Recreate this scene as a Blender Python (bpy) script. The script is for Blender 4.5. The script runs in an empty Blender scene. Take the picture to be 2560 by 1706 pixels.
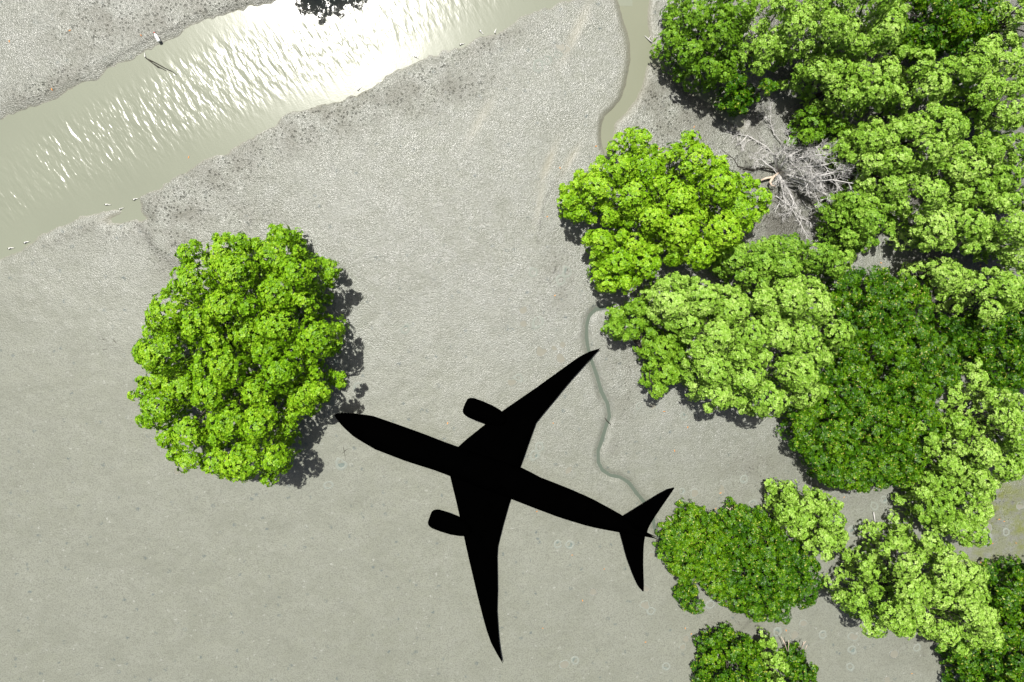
import bpy, bmesh, math, random
import numpy as np
from mathutils import Matrix, Vector

rng = np.random.default_rng(7)
random.seed(7)
scene = bpy.context.scene
coll = scene.collection

# ------------------------------------------------------------------ camera
W_PX, H_PX, F_PX = 2560.0, 1706.0, 1707.0
CAM_H = 50.0
NADIR = (1162.0, 655.0)            # where the plumb line under the drone meets the picture
ANTISOLAR = (1460.0, 1270.0)       # where the drone's own shadow would lie


def _unit(v):
    v = np.asarray(v, float)
    return v / np.linalg.norm(v)


_n = _unit(((NADIR[0] - W_PX / 2) / F_PX, -(NADIR[1] - H_PX / 2) / F_PX, -1.0))
_zc = -_n
_xc = _unit(np.array([1.0, 0, 0]) - _zc * _zc[0])
_yc = np.cross(_zc, _xc)
ROT = np.array([_xc, _yc, _zc])
CAM = np.array([0.0, 0.0, CAM_H])


def ray(px, py):
    v = np.array([(px - W_PX / 2) / F_PX, -(py - H_PX / 2) / F_PX, -1.0])
    return ROT @ v


def at(px, py, z=0.0):
    """point of the place, at height z, that stands at this spot of the photograph"""
    d = ray(px, py)
    t = (z - CAM_H) / d[2]
    return CAM + d * t


def at_many(pts, z=0.0):
    return np.array([at(p[0], p[1], z) for p in pts])


M_PER_PX = CAM_H / F_PX

cam_data = bpy.data.cameras.new("camera")
cam_data.sensor_fit = 'HORIZONTAL'
cam_data.sensor_width = 36.0
cam_data.lens = 36.0 * F_PX / W_PX
cam_data.clip_start = 0.5
cam_data.clip_end = 6000.0
cam = bpy.data.objects.new("camera", cam_data)
coll.objects.link(cam)
m4 = Matrix.Identity(4)
for i in range(3):
    for j in range(3):
        m4[i][j] = ROT[i][j]
m4[0][3], m4[1][3], m4[2][3] = CAM
cam.matrix_world = m4
scene.camera = cam

# ------------------------------------------------------------------ light
sun_dir = _unit(ray(*ANTISOLAR))          # the way sunlight travels
to_sun = -sun_dir
world = bpy.data.worlds.new("World")
scene.world = world
world.use_nodes = True
wn = world.node_tree.nodes
wl = world.node_tree.links
sky = wn.new("ShaderNodeTexSky")
sky.sky_type = 'NISHITA'
sky.sun_disc = False
sky.sun_elevation = math.asin(to_sun[2])
sky.sun_rotation = math.atan2(to_sun[0], to_sun[1])
sky.air_density = 0.7
sky.dust_density = 4.0
sky.ozone_density = 0.6
bg = wn["Background"]
bg.inputs["Strength"].default_value = 0.052
wl.new(sky.outputs[0], bg.inputs[0])

sd = bpy.data.lights.new("sun", 'SUN')
sd.energy = 4.6
sd.angle = math.radians(0.53)
sd.color = (1.0, 0.965, 0.90)
sun = bpy.data.objects.new("sun", sd)
coll.objects.link(sun)
sun.rotation_euler = Vector(sun_dir).to_track_quat('-Z', 'Y').to_euler()
sun.location = (0, 0, 80)

vs = scene.view_settings
vs.view_transform = 'Standard'
vs.look = 'None'
vs.exposure = 0.6
vs.gamma = 1.0
vs.use_curve_mapping = False
scene.cycles.max_bounces = 6
scene.cycles.diffuse_bounces = 2
scene.cycles.sample_clamp_indirect = 4.0


# ------------------------------------------------------------------ helpers
def tag(o, label=None, cat=None, group=None, kind=None):
    if label:
        o["label"] = label
    if cat:
        o["category"] = cat
    if group:
        o["group"] = group
    if kind:
        o["kind"] = kind
    return o


def empty(name, loc, parent=None):
    o = bpy.data.objects.new(name, None)
    o.empty_display_size = 0.3
    o.location = loc
    coll.objects.link(o)
    return o


def mesh_obj(name, verts, faces, mat, parent=None, smooth=False, quads=False):
    """verts (N,3) array; faces: (M,k) array or list of lists"""
    me = bpy.data.meshes.new(name)
    verts = np.asarray(verts, np.float32)
    if parent is not None:
        verts = verts - np.array(parent.location, np.float32)
    if isinstance(faces, np.ndarray):
        k = faces.shape[1]
        me.vertices.add(len(verts))
        me.vertices.foreach_set("co", verts.ravel())
        me.loops.add(faces.size)
        me.loops.foreach_set("vertex_index", faces.astype(np.int32).ravel())
        me.polygons.add(len(faces))
        me.polygons.foreach_set("loop_start", np.arange(0, faces.size, k, dtype=np.int32))
        me.polygons.foreach_set("loop_total", np.full(len(faces), k, np.int32))
        me.update(calc_edges=True)
    else:
        me.from_pydata(verts.tolist(), [], faces)
        me.update()
    if smooth:
        me.polygons.foreach_set("use_smooth", np.ones(len(me.polygons), bool))
    me.materials.append(mat)
    o = bpy.data.objects.new(name, me)
    coll.objects.link(o)
    if parent is not None:
        o.parent = parent
    return o


def _hash(ix, iy, seed):
    h = (ix.astype(np.int64) * 374761393 + iy.astype(np.int64) * 668265263 + seed * 1442695041) & 0xFFFFFFFF
    h = ((h ^ (h >> 13)) * 1274126177) & 0xFFFFFFFF
    return ((h ^ (h >> 16)) & 0xFFFF) / 65535.0


def vnoise(x, y, scale, seed=0):
    x = x * scale
    y = y * scale
    ix = np.floor(x)
    iy = np.floor(y)
    fx = x - ix
    fy = y - iy
    fx = fx * fx * (3 - 2 * fx)
    fy = fy * fy * (3 - 2 * fy)
    a = _hash(ix, iy, seed)
    b = _hash(ix + 1, iy, seed)
    c = _hash(ix, iy + 1, seed)
    d = _hash(ix + 1, iy + 1, seed)
    return (a * (1 - fx) + b * fx) * (1 - fy) + (c * (1 - fx) + d * fx) * fy


def fbm(x, y, scale, seed=0, octv=3):
    s = 0.0
    amp = 1.0
    tot = 0.0
    for k in range(octv):
        s = s + amp * vnoise(x, y, scale * 2 ** k, seed + 17 * k)
        tot += amp
        amp *= 0.5
    return s / tot


def seg_dist(px, py, line, closed=False):
    """distance of the points (px,py) to a polyline"""
    d = np.full(px.shape, 1e9)
    n = len(line)
    for i in range(n if closed else n - 1):
        a = line[i]
        b = line[(i + 1) % n]
        abx, aby = b[0] - a[0], b[1] - a[1]
        L = abx * abx + aby * aby + 1e-12
        t = np.clip(((px - a[0]) * abx + (py - a[1]) * aby) / L, 0, 1)
        dx = px - (a[0] + t * abx)
        dy = py - (a[1] + t * aby)
        d = np.minimum(d, dx * dx + dy * dy)
    return np.sqrt(d)


def inside(px, py, poly):
    r = np.zeros(px.shape, bool)
    n = len(poly)
    for i in range(n):
        x1, y1 = poly[i][0], poly[i][1]
        x2, y2 = poly[(i + 1) % n][0], poly[(i + 1) % n][1]
        if y1 == y2:
            continue
        c = ((y1 > py) != (y2 > py)) & (px < (x2 - x1) * (py - y1) / (y2 - y1) + x1)
        r ^= c
    return r


def sdist(px, py, poly):
    d = seg_dist(px, py, poly, True)
    return np.where(inside(px, py, poly), -d, d)


def tubes(paths, sides=5):
    """paths: list of [(x,y,z,r), ...] -> verts, faces of tapered tubes"""
    V, Fc = [], []
    base = 0
    for p in paths:
        p = np.asarray(p, float)
        n = len(p)
        pts, rad = p[:, :3], p[:, 3]
        tan = np.gradient(pts, axis=0)
        tan /= np.linalg.norm(tan, axis=1, keepdims=True) + 1e-9
        ref = np.where(np.abs(tan[:, 2:3]) > 0.9, np.array([[1.0, 0, 0]]), np.array([[0, 0, 1.0]]))
        u = np.cross(tan, ref)
        u /= np.linalg.norm(u, axis=1, keepdims=True) + 1e-9
        w = np.cross(tan, u)
        for k in range(n):
            for s in range(sides):
                a = 2 * math.pi * s / sides
                V.append(pts[k] + rad[k] * (math.cos(a) * u[k] + math.sin(a) * w[k]))
        for k in range(n - 1):
            for s in range(sides):
                s2 = (s + 1) % sides
                Fc.append([base + k * sides + s, base + k * sides + s2,
                           base + (k + 1) * sides + s2, base + (k + 1) * sides + s])
        Fc.append([base + s for s in range(sides)][::-1])
        Fc.append([base + (n - 1) * sides + s for s in range(sides)])
        base += n * sides
    return np.array(V), Fc


# ------------------------------------------------------------------ materials
def new_mat(name):
    m = bpy.data.materials.new(name)
    m.use_nodes = True
    nt = m.node_tree
    b = nt.nodes["Principled BSDF"]
    return m, nt, b


def N(nt, kind, **kw):
    n = nt.nodes.new(kind)
    for k, v in kw.items():
        setattr(n, k, v)
    return n


def ramp(nt, fac, stops):
    r = N(nt, "ShaderNodeValToRGB")
    el = r.color_ramp.elements
    while len(el) < len(stops):
        el.new(0.5)
    for e, (p, c) in zip(el, stops):
        e.position = p
        e.color = (c[0], c[1], c[2], 1) if len(c) == 3 else c
    nt.links.new(fac, r.inputs[0])
    return r.outputs[0]


def noise(nt, vec, scale, detail=2.0, rough=0.5, dist=0.0):
    n = N(nt, "ShaderNodeTexNoise")
    n.inputs["Scale"].default_value = scale
    n.inputs["Detail"].default_value = detail
    n.inputs["Roughness"].default_value = rough
    n.inputs["Distortion"].default_value = dist
    nt.links.new(vec, n.inputs["Vector"])
    return n.outputs[0]


def math_n(nt, op, a, b=None, c=None):
    n = N(nt, "ShaderNodeMath", operation=op)
    for k, v in enumerate((a, b, c)):
        if v is None:
            continue
        if isinstance(v, (int, float)):
            n.inputs[k].default_value = v
        else:
            nt.links.new(v, n.inputs[k])
    return n.outputs[0]


def mix_c(nt, fac, a, b, mode='MIX'):
    n = N(nt, "ShaderNodeMix", data_type='RGBA', blend_type=mode)
    for idx, v in ((0, fac), (6, a), (7, b)):
        if isinstance(v, (int, float)):
            n.inputs[idx].default_value = v
        elif isinstance(v, tuple):
            n.inputs[idx].default_value = (v[0], v[1], v[2], 1)
        else:
            nt.links.new(v, n.inputs[idx])
    return n.outputs[2]


def attr(nt, name):
    n = N(nt, "ShaderNodeAttribute", attribute_name=name)
    return n.outputs["Fac"]


def smooth01(nt, v, lo, hi):
    n = N(nt, "ShaderNodeMapRange", interpolation_type='SMOOTHSTEP')
    n.inputs[1].default_value = lo
    n.inputs[2].default_value = hi
    nt.links.new(v, n.inputs[0])
    return n.outputs[0]


def bump(nt, height, strength, dist, prev=None):
    b = N(nt, "ShaderNodeBump")
    b.inputs["Strength"].default_value = strength
    b.inputs["Distance"].default_value = dist
    nt.links.new(height, b.inputs["Height"])
    if prev is not None:
        nt.links.new(prev, b.inputs["Normal"])
    return b.outputs[0]


def mud_material():
    m, nt, b = new_mat("wet_mud")
    co = N(nt, "ShaderNodeNewGeometry").outputs["Position"]
    big = noise(nt, co, 0.10, 4.0, 0.55)
    med = noise(nt, co, 0.9, 5.0, 0.65)
    fine_n = noise(nt, co, 15.0, 2.0, 0.6)
    vg = N(nt, "ShaderNodeTexVoronoi", feature='SMOOTH_F1')
    vg.inputs["Scale"].default_value = 11.5
    vg.inputs["Smoothness"].default_value = 0.4
    nt.links.new(co, vg.inputs["Vector"])
    fine = math_n(nt, 'SUBTRACT', math_n(nt, 'MULTIPLY_ADD', fine_n, 0.75, 0.42), math_n(nt, 'MULTIPLY', vg.outputs["Distance"], 0.55))
    grit = noise(nt, co, 16.0, 2.0, 0.6)
    col = ramp(nt, big, [(0.32, (0.172, 0.184, 0.148)), (0.68, (0.202, 0.213, 0.186))])
    col = mix_c(nt, smooth01(nt, med, 0.30, 0.75), col, (0.216, 0.226, 0.204))
    col = mix_c(nt, math_n(nt, 'MULTIPLY', attr(nt, "dry"), 0.55), col, (0.178, 0.188, 0.144))
    # grains: darker hollows between the castings
    col = mix_c(nt, math_n(nt, 'MULTIPLY', smooth01(nt, fine, 0.56, 0.38), 0.55), col, (0.110, 0.112, 0.092))
    mott = noise(nt, co, 0.38, 6.0, 0.72, 0.6)
    col = mix_c(nt, math_n(nt, 'MULTIPLY', smooth01(nt, mott, 0.56, 0.36), 0.34), col, (0.135, 0.142, 0.112))
    pale = N(nt, "ShaderNodeTexVoronoi")
    pale.inputs["Scale"].default_value = 1.35
    nt.links.new(co, pale.inputs["Vector"])
    pf = math_n(nt, 'MULTIPLY', smooth01(nt, pale.outputs["Distance"], 0.26, 0.08), smooth01(nt, noise(nt, co, 7.0, 3.0), 0.50, 0.62))
    col = mix_c(nt, math_n(nt, 'MULTIPLY', pf, 0.7), col, (0.290, 0.300, 0.270))
    # bluish dug-up flecks
    vor = N(nt, "ShaderNodeTexVoronoi")
    vor.inputs["Scale"].default_value = 0.95
    nt.links.new(co, vor.inputs["Vector"])
    fl = math_n(nt, 'MULTIPLY', smooth01(nt, vor.outputs["Distance"], 0.20, 0.07),
                smooth01(nt, noise(nt, co, 6.0, 3.0), 0.44, 0.56))
    col = mix_c(nt, math_n(nt, 'MULTIPLY', fl, 0.8), col, (0.085, 0.105, 0.10))
    # rough dark ground beside the channel, holed by crabs
    sp = attr(nt, "speck")
    patch = math_n(nt, 'MULTIPLY', sp, smooth01(nt, noise(nt, co, 0.55, 4.0, 0.6), 0.36, 0.62))
    col = mix_c(nt, math_n(nt, 'MULTIPLY', patch, 0.85), col, (0.105, 0.104, 0.082))
    vh = N(nt, "ShaderNodeTexVoronoi")
    vh.inputs["Scale"].default_value = 4.6
    nt.links.new(co, vh.inputs["Vector"])
    hsel = smooth01(nt, noise(nt, co, 2.3, 2.0, 0.6), 0.40, 0.55)
    hole = math_n(nt, 'MULTIPLY', smooth01(nt, vh.outputs["Distance"], 0.36, 0.20), math_n(nt, 'MULTIPLY', sp, hsel))
    col = mix_c(nt, math_n(nt, 'MULTIPLY', hole, 0.85), col, (0.035, 0.034, 0.028))
    col = mix_c(nt, math_n(nt, 'MULTIPLY', attr(nt, "crease"), 0.75), col, (0.062, 0.064, 0.052))
    # soft silt at the foot of banks
    sl = attr(nt, "silt")
    col = mix_c(nt, sl, col, (0.185, 0.180, 0.135))
    lit = math_n(nt, 'MULTIPLY', attr(nt, "litter_shade"), smooth01(nt, noise(nt, co, 0.7, 4.0, 0.6), 0.25, 0.5))  # dark leaf litter, with canopy shade painted into the mud colour
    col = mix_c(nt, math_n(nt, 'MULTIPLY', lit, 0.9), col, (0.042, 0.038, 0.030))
    # green algae film
    al = math_n(nt, 'MULTIPLY', attr(nt, "algae"), smooth01(nt, noise(nt, co, 0.8, 5.0, 0.7), 0.38, 0.62))
    col = mix_c(nt, math_n(nt, 'MULTIPLY', al, 0.85), col, (0.13, 0.15, 0.028))
    nt.links.new(col, b.inputs["Base Color"])
    # wetness: smoother, shinier film in patches
    dry = attr(nt, "dry")
    wet = smooth01(nt, noise(nt, co, 0.45, 4.0, 0.6), 0.30, 0.62)
    r = math_n(nt, 'MULTIPLY_ADD', wet, -0.10, 0.32)
    r = math_n(nt, 'MULTIPLY_ADD', dry, 0.25, r)
    r = math_n(nt, 'MULTIPLY_ADD', sl, 0.25, r)
    r = math_n(nt, 'MULTIPLY_ADD', patch, 0.18, r)
    nt.links.new(r, b.inputs["Roughness"])
    b.inputs["Specular IOR Level"].default_value = 0.5
    h = math_n(nt, 'ADD', math_n(nt, 'MULTIPLY', fine, 1.0), math_n(nt, 'MULTIPLY', grit, 0.20))
    h = math_n(nt, 'ADD', h, math_n(nt, 'MULTIPLY', hole, -1.2))
    keep = math_n(nt, 'MULTIPLY_ADD', sl, -0.8, 1.0)
    keep = math_n(nt, 'MULTIPLY', keep, math_n(nt, 'MULTIPLY_ADD', dry, -0.70, 1.0))
    h = math_n(nt, 'MULTIPLY', h, keep)
    nrm = bump(nt, med, 1.0, 0.05)
    nrm = bump(nt, h, 1.0, 0.044, nrm)
    nt.links.new(nrm, b.inputs["Normal"])
    return m


def water_material(name, base, rough, wave):
    m, nt, b = new_mat(name)
    co = N(nt, "ShaderNodeNewGeometry").outputs["Position"]
    mp = N(nt, "ShaderNodeMapping")
    mp.inputs["Rotation"].default_value = (0, 0, math.radians(-30))
    nt.links.new(co, mp.inputs["Vector"])
    mp2 = N(nt, "ShaderNodeMapping")
    mp2.inputs["Scale"].default_value = (1.0, 0.34, 1.0)
    nt.links.new(mp.outputs[0], mp2.inputs["Vector"])
    v = mp2.outputs[0]
    silt = noise(nt, co, 0.12, 3.0, 0.5)
    col = ramp(nt, silt, [(0.3, base), (0.7, tuple(c * 1.10 for c in base))])
    nt.links.new(col, b.inputs["Base Color"])
    b.inputs["Roughness"].default_value = rough
    b.inputs["IOR"].default_value = 1.333
    w1 = noise(nt, v, 2.5, 1.5, 0.45, 0.35)
    w2 = noise(nt, v, 5.2, 2.0, 0.5, 0.2)
    amt = attr(nt, "ripple")
    h = math_n(nt, 'ADD', w1, math_n(nt, 'MULTIPLY', w2, 0.34))
    h = math_n(nt, 'MULTIPLY', math_n(nt, 'SUBTRACT', h, 0.67), amt)
    nrm = bump(nt, h, 1.0, wave)
    nrm = bump(nt, noise(nt, co, 9.0, 2.0), 1.0, 0.0015, nrm)
    nt.links.new(nrm, b.inputs["Normal"])
    return m


def leaf_material(name, dark, mid, light, fleck=None, fleck_at=0.97, gloss=0.5, trans=0.10):
    m, nt, b = new_mat(name)
    rnd = N(nt, "ShaderNodeNewGeometry").outputs["Random Per Island"]
    t = attr(nt, "tint")
    f = math_n(nt, 'MULTIPLY_ADD', rnd, 0.45, math_n(nt, 'MULTIPLY', t, 0.55))
    stops = [(0.12, dark), (0.5, mid), (0.88, light)]
    col = ramp(nt, f, stops)
    if fleck:
        r2 = math_n(nt, 'FRACT', math_n(nt, 'MULTIPLY', rnd, 37.7))
        col = mix_c(nt, math_n(nt, 'GREATER_THAN', r2, fleck_at), col, fleck)
    nt.links.new(col, b.inputs["Base Color"])
    b.inputs["Roughness"].default_value = gloss
    b.inputs["Specular IOR Level"].default_value = 0.25
    tr = N(nt, "ShaderNodeBsdfTranslucent")
    nt.links.new(mix_c(nt, 0.35, col, (0.22, 0.30, 0.01)), tr.inputs["Color"])
    mx = N(nt, "ShaderNodeMixShader")
    mx.inputs[0].default_value = trans
    nt.links.new(b.outputs[0], mx.inputs[1])
    nt.links.new(tr.outputs[0], mx.inputs[2])
    nt.links.new(mx.outputs[0], nt.nodes["Material Output"].inputs["Surface"])
    return m


def plain_material(name, c1, c2, scale=6.0, rough=0.7, spec=0.3, bmp=0.01):
    m, nt, b = new_mat(name)
    co = N(nt, "ShaderNodeTexCoord").outputs["Object"]
    n = noise(nt, co, scale, 4.0, 0.6)
    nt.links.new(ramp(nt, n, [(0.3, c1), (0.7, c2)]), b.inputs["Base Color"])
    b.inputs["Roughness"].default_value = rough
    b.inputs["Specular IOR Level"].default_value = spec
    if bmp:
        nt.links.new(bump(nt, n, 0.6, bmp), b.inputs["Normal"])
    return m


MUD = mud_material()
RIVER = water_material("silty_river_water", (0.188, 0.203, 0.156), 0.20, 0.044)
WIDECREEK = water_material("silty_creek_water", (0.180, 0.190, 0.138), 0.18, 0.03)
CREEK = water_material("grey_creek_water", (0.088, 0.108, 0.086), 0.22, 0.02)
LEAF = {
    'bright': leaf_material("bright_green_leaves", (0.054, 0.142, 0.002), (0.148, 0.325, 0.004), (0.300, 0.480, 0.024)),
    'yellow': leaf_material("yellow_green_leaves", (0.092, 0.205, 0.010), (0.215, 0.395, 0.036), (0.385, 0.545, 0.130)),
    'lime': leaf_material("lime_leaves", (0.070, 0.175, 0.002), (0.175, 0.370, 0.006), (0.320, 0.505, 0.032)),
    'mid': leaf_material("mid_green_leaves", (0.048, 0.125, 0.004), (0.115, 0.255, 0.010), (0.210, 0.370, 0.030)),
    'dark': leaf_material("dark_glossy_leaves", (0.011, 0.049, 0.001), (0.042, 0.130, 0.002), (0.138, 0.270, 0.005),
                          fleck=(0.34, 0.35, 0.06), fleck_at=0.972, gloss=0.44, trans=0.10),
    'fresh': leaf_material("fresh_green_leaves", (0.070, 0.170, 0.010), (0.165, 0.330, 0.024), (0.300, 0.470, 0.070)),
}
BARK = plain_material("grey_brown_bark", (0.035, 0.030, 0.025), (0.075, 0.065, 0.056), 5.0, 0.85, 0.2)
DEADWOOD = plain_material("bleached_dead_wood", (0.38, 0.375, 0.365), (0.58, 0.57, 0.555), 4.0, 0.8, 0.2)
PALEWOOD = plain_material("pale_peeled_wood", (0.46, 0.37, 0.29), (0.60, 0.50, 0.41), 4.0, 0.7, 0.2)
DARKWOOD = plain_material("waterlogged_dark_wood", (0.022, 0.020, 0.016), (0.055, 0.050, 0.040), 6.0, 0.6, 0.3)
BLACK = plain_material("shadow_black", (0.0002, 0.0002, 0.0002), (0.0003, 0.0003, 0.0003), 0.8, 1.0, 0.0, 0.0)  # black of the solid that stands in for the aircraft's shadow
BLUEMUD = plain_material("blue_grey_dug_mud", (0.172, 0.192, 0.164), (0.215, 0.232, 0.204), 9.0, 0.65, 0.4, 0.015)
POOLMUD = plain_material("slack_pool_mud", (0.185, 0.185, 0.150), (0.205, 0.202, 0.165), 2.0, 0.30, 0.4, 0.0)
BLUEPOOL = plain_material("grey_blue_pool", (0.112, 0.142, 0.130), (0.160, 0.190, 0.170), 3.0, 0.25, 0.4, 0.0)
FISHSKIN = plain_material("pale_wet_fish_skin", (0.55, 0.55, 0.52), (0.80, 0.79, 0.76), 7.0, 0.25, 0.6, 0.0)
FOAM = plain_material("white_splash_foam", (0.62, 0.64, 0.62), (0.80, 0.81, 0.79), 9.0, 0.4, 0.5, 0.0)
WHITEPL = plain_material("white_plastic", (0.68, 0.68, 0.66), (0.78, 0.78, 0.76), 3.0, 0.35, 0.5, 0.0)
REDCAP = plain_material("red_plastic", (0.42, 0.05, 0.03), (0.50, 0.07, 0.04), 3.0, 0.4, 0.5, 0.0)
ORANGE = plain_material("orange_dead_leaf", (0.42, 0.15, 0.03), (0.60, 0.30, 0.10), 3.0, 0.6, 0.3, 0.0)

# ------------------------------------------------------------------ channels, traced on the ground
UPPER_BANK = [(-900, 640), (-400, 450), (0, 297), (125, 247), (245, 192), (330, 146), (400, 103), (470, 76),
              (520, 47), (580, 31), (640, 13), (705, 3), (800, -45), (1000, -140), (1400, -330), (2600, -900)]
LOWER_BANK = [(-900, 985), (-400, 795), (0, 641), (50, 622), (122, 579), (184, 552), (245, 531), (300, 521), (318, 532),
              (285, 545), (270, 556), (300, 562), (338, 546), (352, 560), (362, 548), (352, 520), (350, 496),
              (380, 475), (428, 454), (490, 413), (571, 372), (612, 348), (694, 307),
              (718, 288), (800, 267), (880, 236), (930, 214), (1000, 176), (1060, 151), (1110, 131), (1200, 96),
              (1250, 76), (1300, 46), (1350, 26), (1430, 0), (1600, -80), (2700, -560)]
CREEK_L = [(1520, -60), (1545, 0), (1556, 37), (1568, 76), (1575, 104), (1577, 152), (1567, 208), (1552, 252), (1532, 274),
           (1512, 291), (1504, 315), (1503, 340), (1506, 365), (1514, 390)]
CREEK_R = [(1640, -60), (1625, 0), (1622, 28), (1621, 48), (1624, 76), (1629, 104), (1634, 124), (1640, 150), (1619, 165),
           (1610, 204), (1593, 245), (1567, 280), (1539, 308), (1534, 334), (1531, 362), (1530, 392)]
SIDE = [(1625, 140), (1668, 163), (1700, 195), (1740, 226), (1785, 255), (1815, 285), (1850, 305)]
THIN = [(1530, 768), (1509, 771), (1490, 774), (1474, 790), (1468, 811), (1467, 843), (1470, 865), (1479, 901), (1493, 940),
        (1504, 979), (1520, 1011), (1525, 1043), (1518, 1061), (1506, 1100), (1496, 1129), (1497, 1158), (1507, 1177),
        (1527, 1190), (1552, 1195), (1573, 1208), (1591, 1233), (1609, 1254), (1626, 1275), (1634, 1297), (1637, 1320),
        (1648, 1345), (1700, 1400)]
THIN2 = [(2030, 1455), (2054, 1464), (2068, 1470), (2082, 1483), (2098, 1494)]
river_poly = [tuple(at(*p)[:2]) for p in UPPER_BANK] + [tuple(at(*p)[:2]) for p in LOWER_BANK[::-1]]
creek_poly = [tuple(at(*p)[:2]) for p in CREEK_L] + [tuple(at(*p)[:2]) for p in CREEK_R[::-1]]
side_line = [tuple(at(*p)[:2]) for p in SIDE]
thin_line = [tuple(at(*p)[:2]) for p in THIN]
thin2_line = [tuple(at(*p)[:2]) for p in THIN2]
WATER_Z = -0.12


def axis(lo, hi, step, far):
    core = np.arange(lo, hi + step, step)
    grow, a, s = [], core[-1], step
    while a < far:
        s *= 1.6
        a += s
        grow.append(a)
    left, a, s = [], core[0], step
    while a > -far:
        s *= 1.6
        a -= s
        left.append(a)
    return np.concatenate([np.array(left[::-1]), core, np.array(grow)])


gx = axis(-43.0, 47.0, 0.16, 1500.0)
gy = axis(-37.0, 27.0, 0.16, 1500.0)
X, Y = np.meshgrid(gx, gy)
far_mask = (np.abs(X) < 120) & (np.abs(Y) < 120)
Hh = 0.09 * (fbm(X, Y, 0.16, 3, 3) - 0.35) + 0.035 * (fbm(X, Y, 1.3, 9, 3) - 0.5)
wob = 0.55 * (fbm(X, Y, 0.8, 23, 3) - 0.5) + 0.30 * (fbm(X, Y, 2.0, 21, 3) - 0.5) + 0.12 * (fbm(X, Y, 5.0, 31, 2) - 0.5)
sd_r = sdist(X, Y, river_poly) + wob
sd_c = sdist(X, Y, creek_poly) + wob * 0.35
sd_s = seg_dist(X, Y, side_line) - 0.34 + wob * 0.4
sd_t = np.minimum(seg_dist(X, Y, thin_line), seg_dist(X, Y, thin2_line) + 0.03) - 0.155 + wob * 0.10
Hh = np.maximum(Hh, -0.05)
Hh = np.minimum(Hh, np.maximum(WATER_Z + 0.20 * sd_r, -0.9))
Hh = np.minimum(Hh, np.maximum(WATER_Z + 0.55 * sd_c, -0.6))
Hh = np.minimum(Hh, np.maximum(WATER_Z + 0.40 * sd_s, -0.4))
Hh = np.minimum(Hh, np.maximum(WATER_Z + 0.62 * sd_t, -0.3))
ny, nx = X.shape
verts = np.stack([X.ravel(), Y.ravel(), Hh.ravel()], 1)
ii = np.arange((ny - 1) * (nx - 1))
r_, c_ = ii // (nx - 1), ii % (nx - 1)
v0 = r_ * nx + c_
faces = np.stack([v0, v0 + 1, v0 + nx + 1, v0 + nx], 1)
ground = mesh_obj("mudflat_ground", verts, faces, MUD, smooth=True)
tag(ground, "pale grey-beige wet tidal mudflat", None, None, "structure")


def blob(pxs):
    s = np.zeros_like(X)
    for (px, py, rx, ry, ang, a) in pxs:
        c = at(px, py)
        ca, sa = math.cos(math.radians(ang)), math.sin(math.radians(ang))
        dx, dy = X - c[0], Y - c[1]
        u = (dx * ca + dy * sa) / (rx * M_PER_PX)
        v = (-dx * sa + dy * ca) / (ry * M_PER_PX)
        s = np.maximum(s, a * np.exp(-(u * u + v * v)))
    return s


speck = blob([(1120, 225, 150, 45, 20, .72), (980, 245, 150, 40, 22, .75), (860, 280, 130, 50, 22, .9), (700, 350, 130, 50, 22, .8),
              (560, 430, 120, 60, 22, .8), (440, 520, 110, 60, 20, 1.0), (420, 610, 70, 70, 0, .9), (600, 540, 140, 50, 10, .5),
              (1080, 170, 90, 20, 24, .9), (1230, 105, 100, 24, 24, .7), (880, 240, 80, 14, 22, 1.), (760, 290, 90, 16, 22, 1.),
              (250, 60, 130, 70, 20, .8), (430, 40, 120, 50, 20, .8), (560, 15, 120, 20, 12, 1.), (110, 220, 150, 36, 25, .8),
              (300, 575, 60, 30, 20, .7), (190, 580, 100, 16, 22, .6), (1680, 300, 110, 110, 0, .9), (1640, 230, 50, 70, 0, 1.),
              (1600, 60, 60, 120, 0, .4), (1740, 380, 110, 60, 0, .8), (1950, 520, 130, 90, 0, 1.), (1900, 400, 120, 120, 0, .7),
              (1400, 690, 40, 90, 0, .6), (1560, 950, 60, 120, 0, .5), (1540, 1120, 60, 50, 0, .35), (1880, 1180, 90, 60, 0, .5),
              (2080, 1200, 130, 70, 0, .6), (2300, 1620, 120, 60, 0, .4), (2480, 1270, 110, 120, 0, .7), (1840, 1560, 100, 50, 0, .5)])
algae = blob([(2500, 1260, 90, 110, 0, 1.0), (2470, 1400, 70, 40, 0, .9), (2560, 1330, 60, 90, 0, 1.), (2420, 1340, 40, 60, 0, .7)])
silt = np.clip(np.exp(-np.maximum(sd_c, 0) / 0.28) * 0.8 * (sd_c > -3), 0, 1)
silt = np.maximum(silt, 0.8 * np.exp(-np.maximum(sd_s, 0) / 0.35))
silt = np.maximum(silt, 0.75 * np.exp(-np.maximum(sd_r, 0) / 0.05))
tongue = blob([(1370, 410, 10, 50, -22, .9), (1425, 400, 9, 40, -32, .8), (1350, 500, 8, 60, -12, .5), (1200, 300, 12, 60, -30, .5),
               (1440, 80, 12, 70, -25, .7), (290, 545, 30, 10, 10, 1.0), (1690, 205, 40, 14, -45, .8)])
silt = np.maximum(silt, tongue)
c0 = at(300, 1500)
dry = np.clip((-(Y) * 0.060 - 0.12 - 0.022 * X) + 0.35 * (fbm(X, Y, 0.12, 55, 3) - 0.5), 0, 1)
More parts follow.
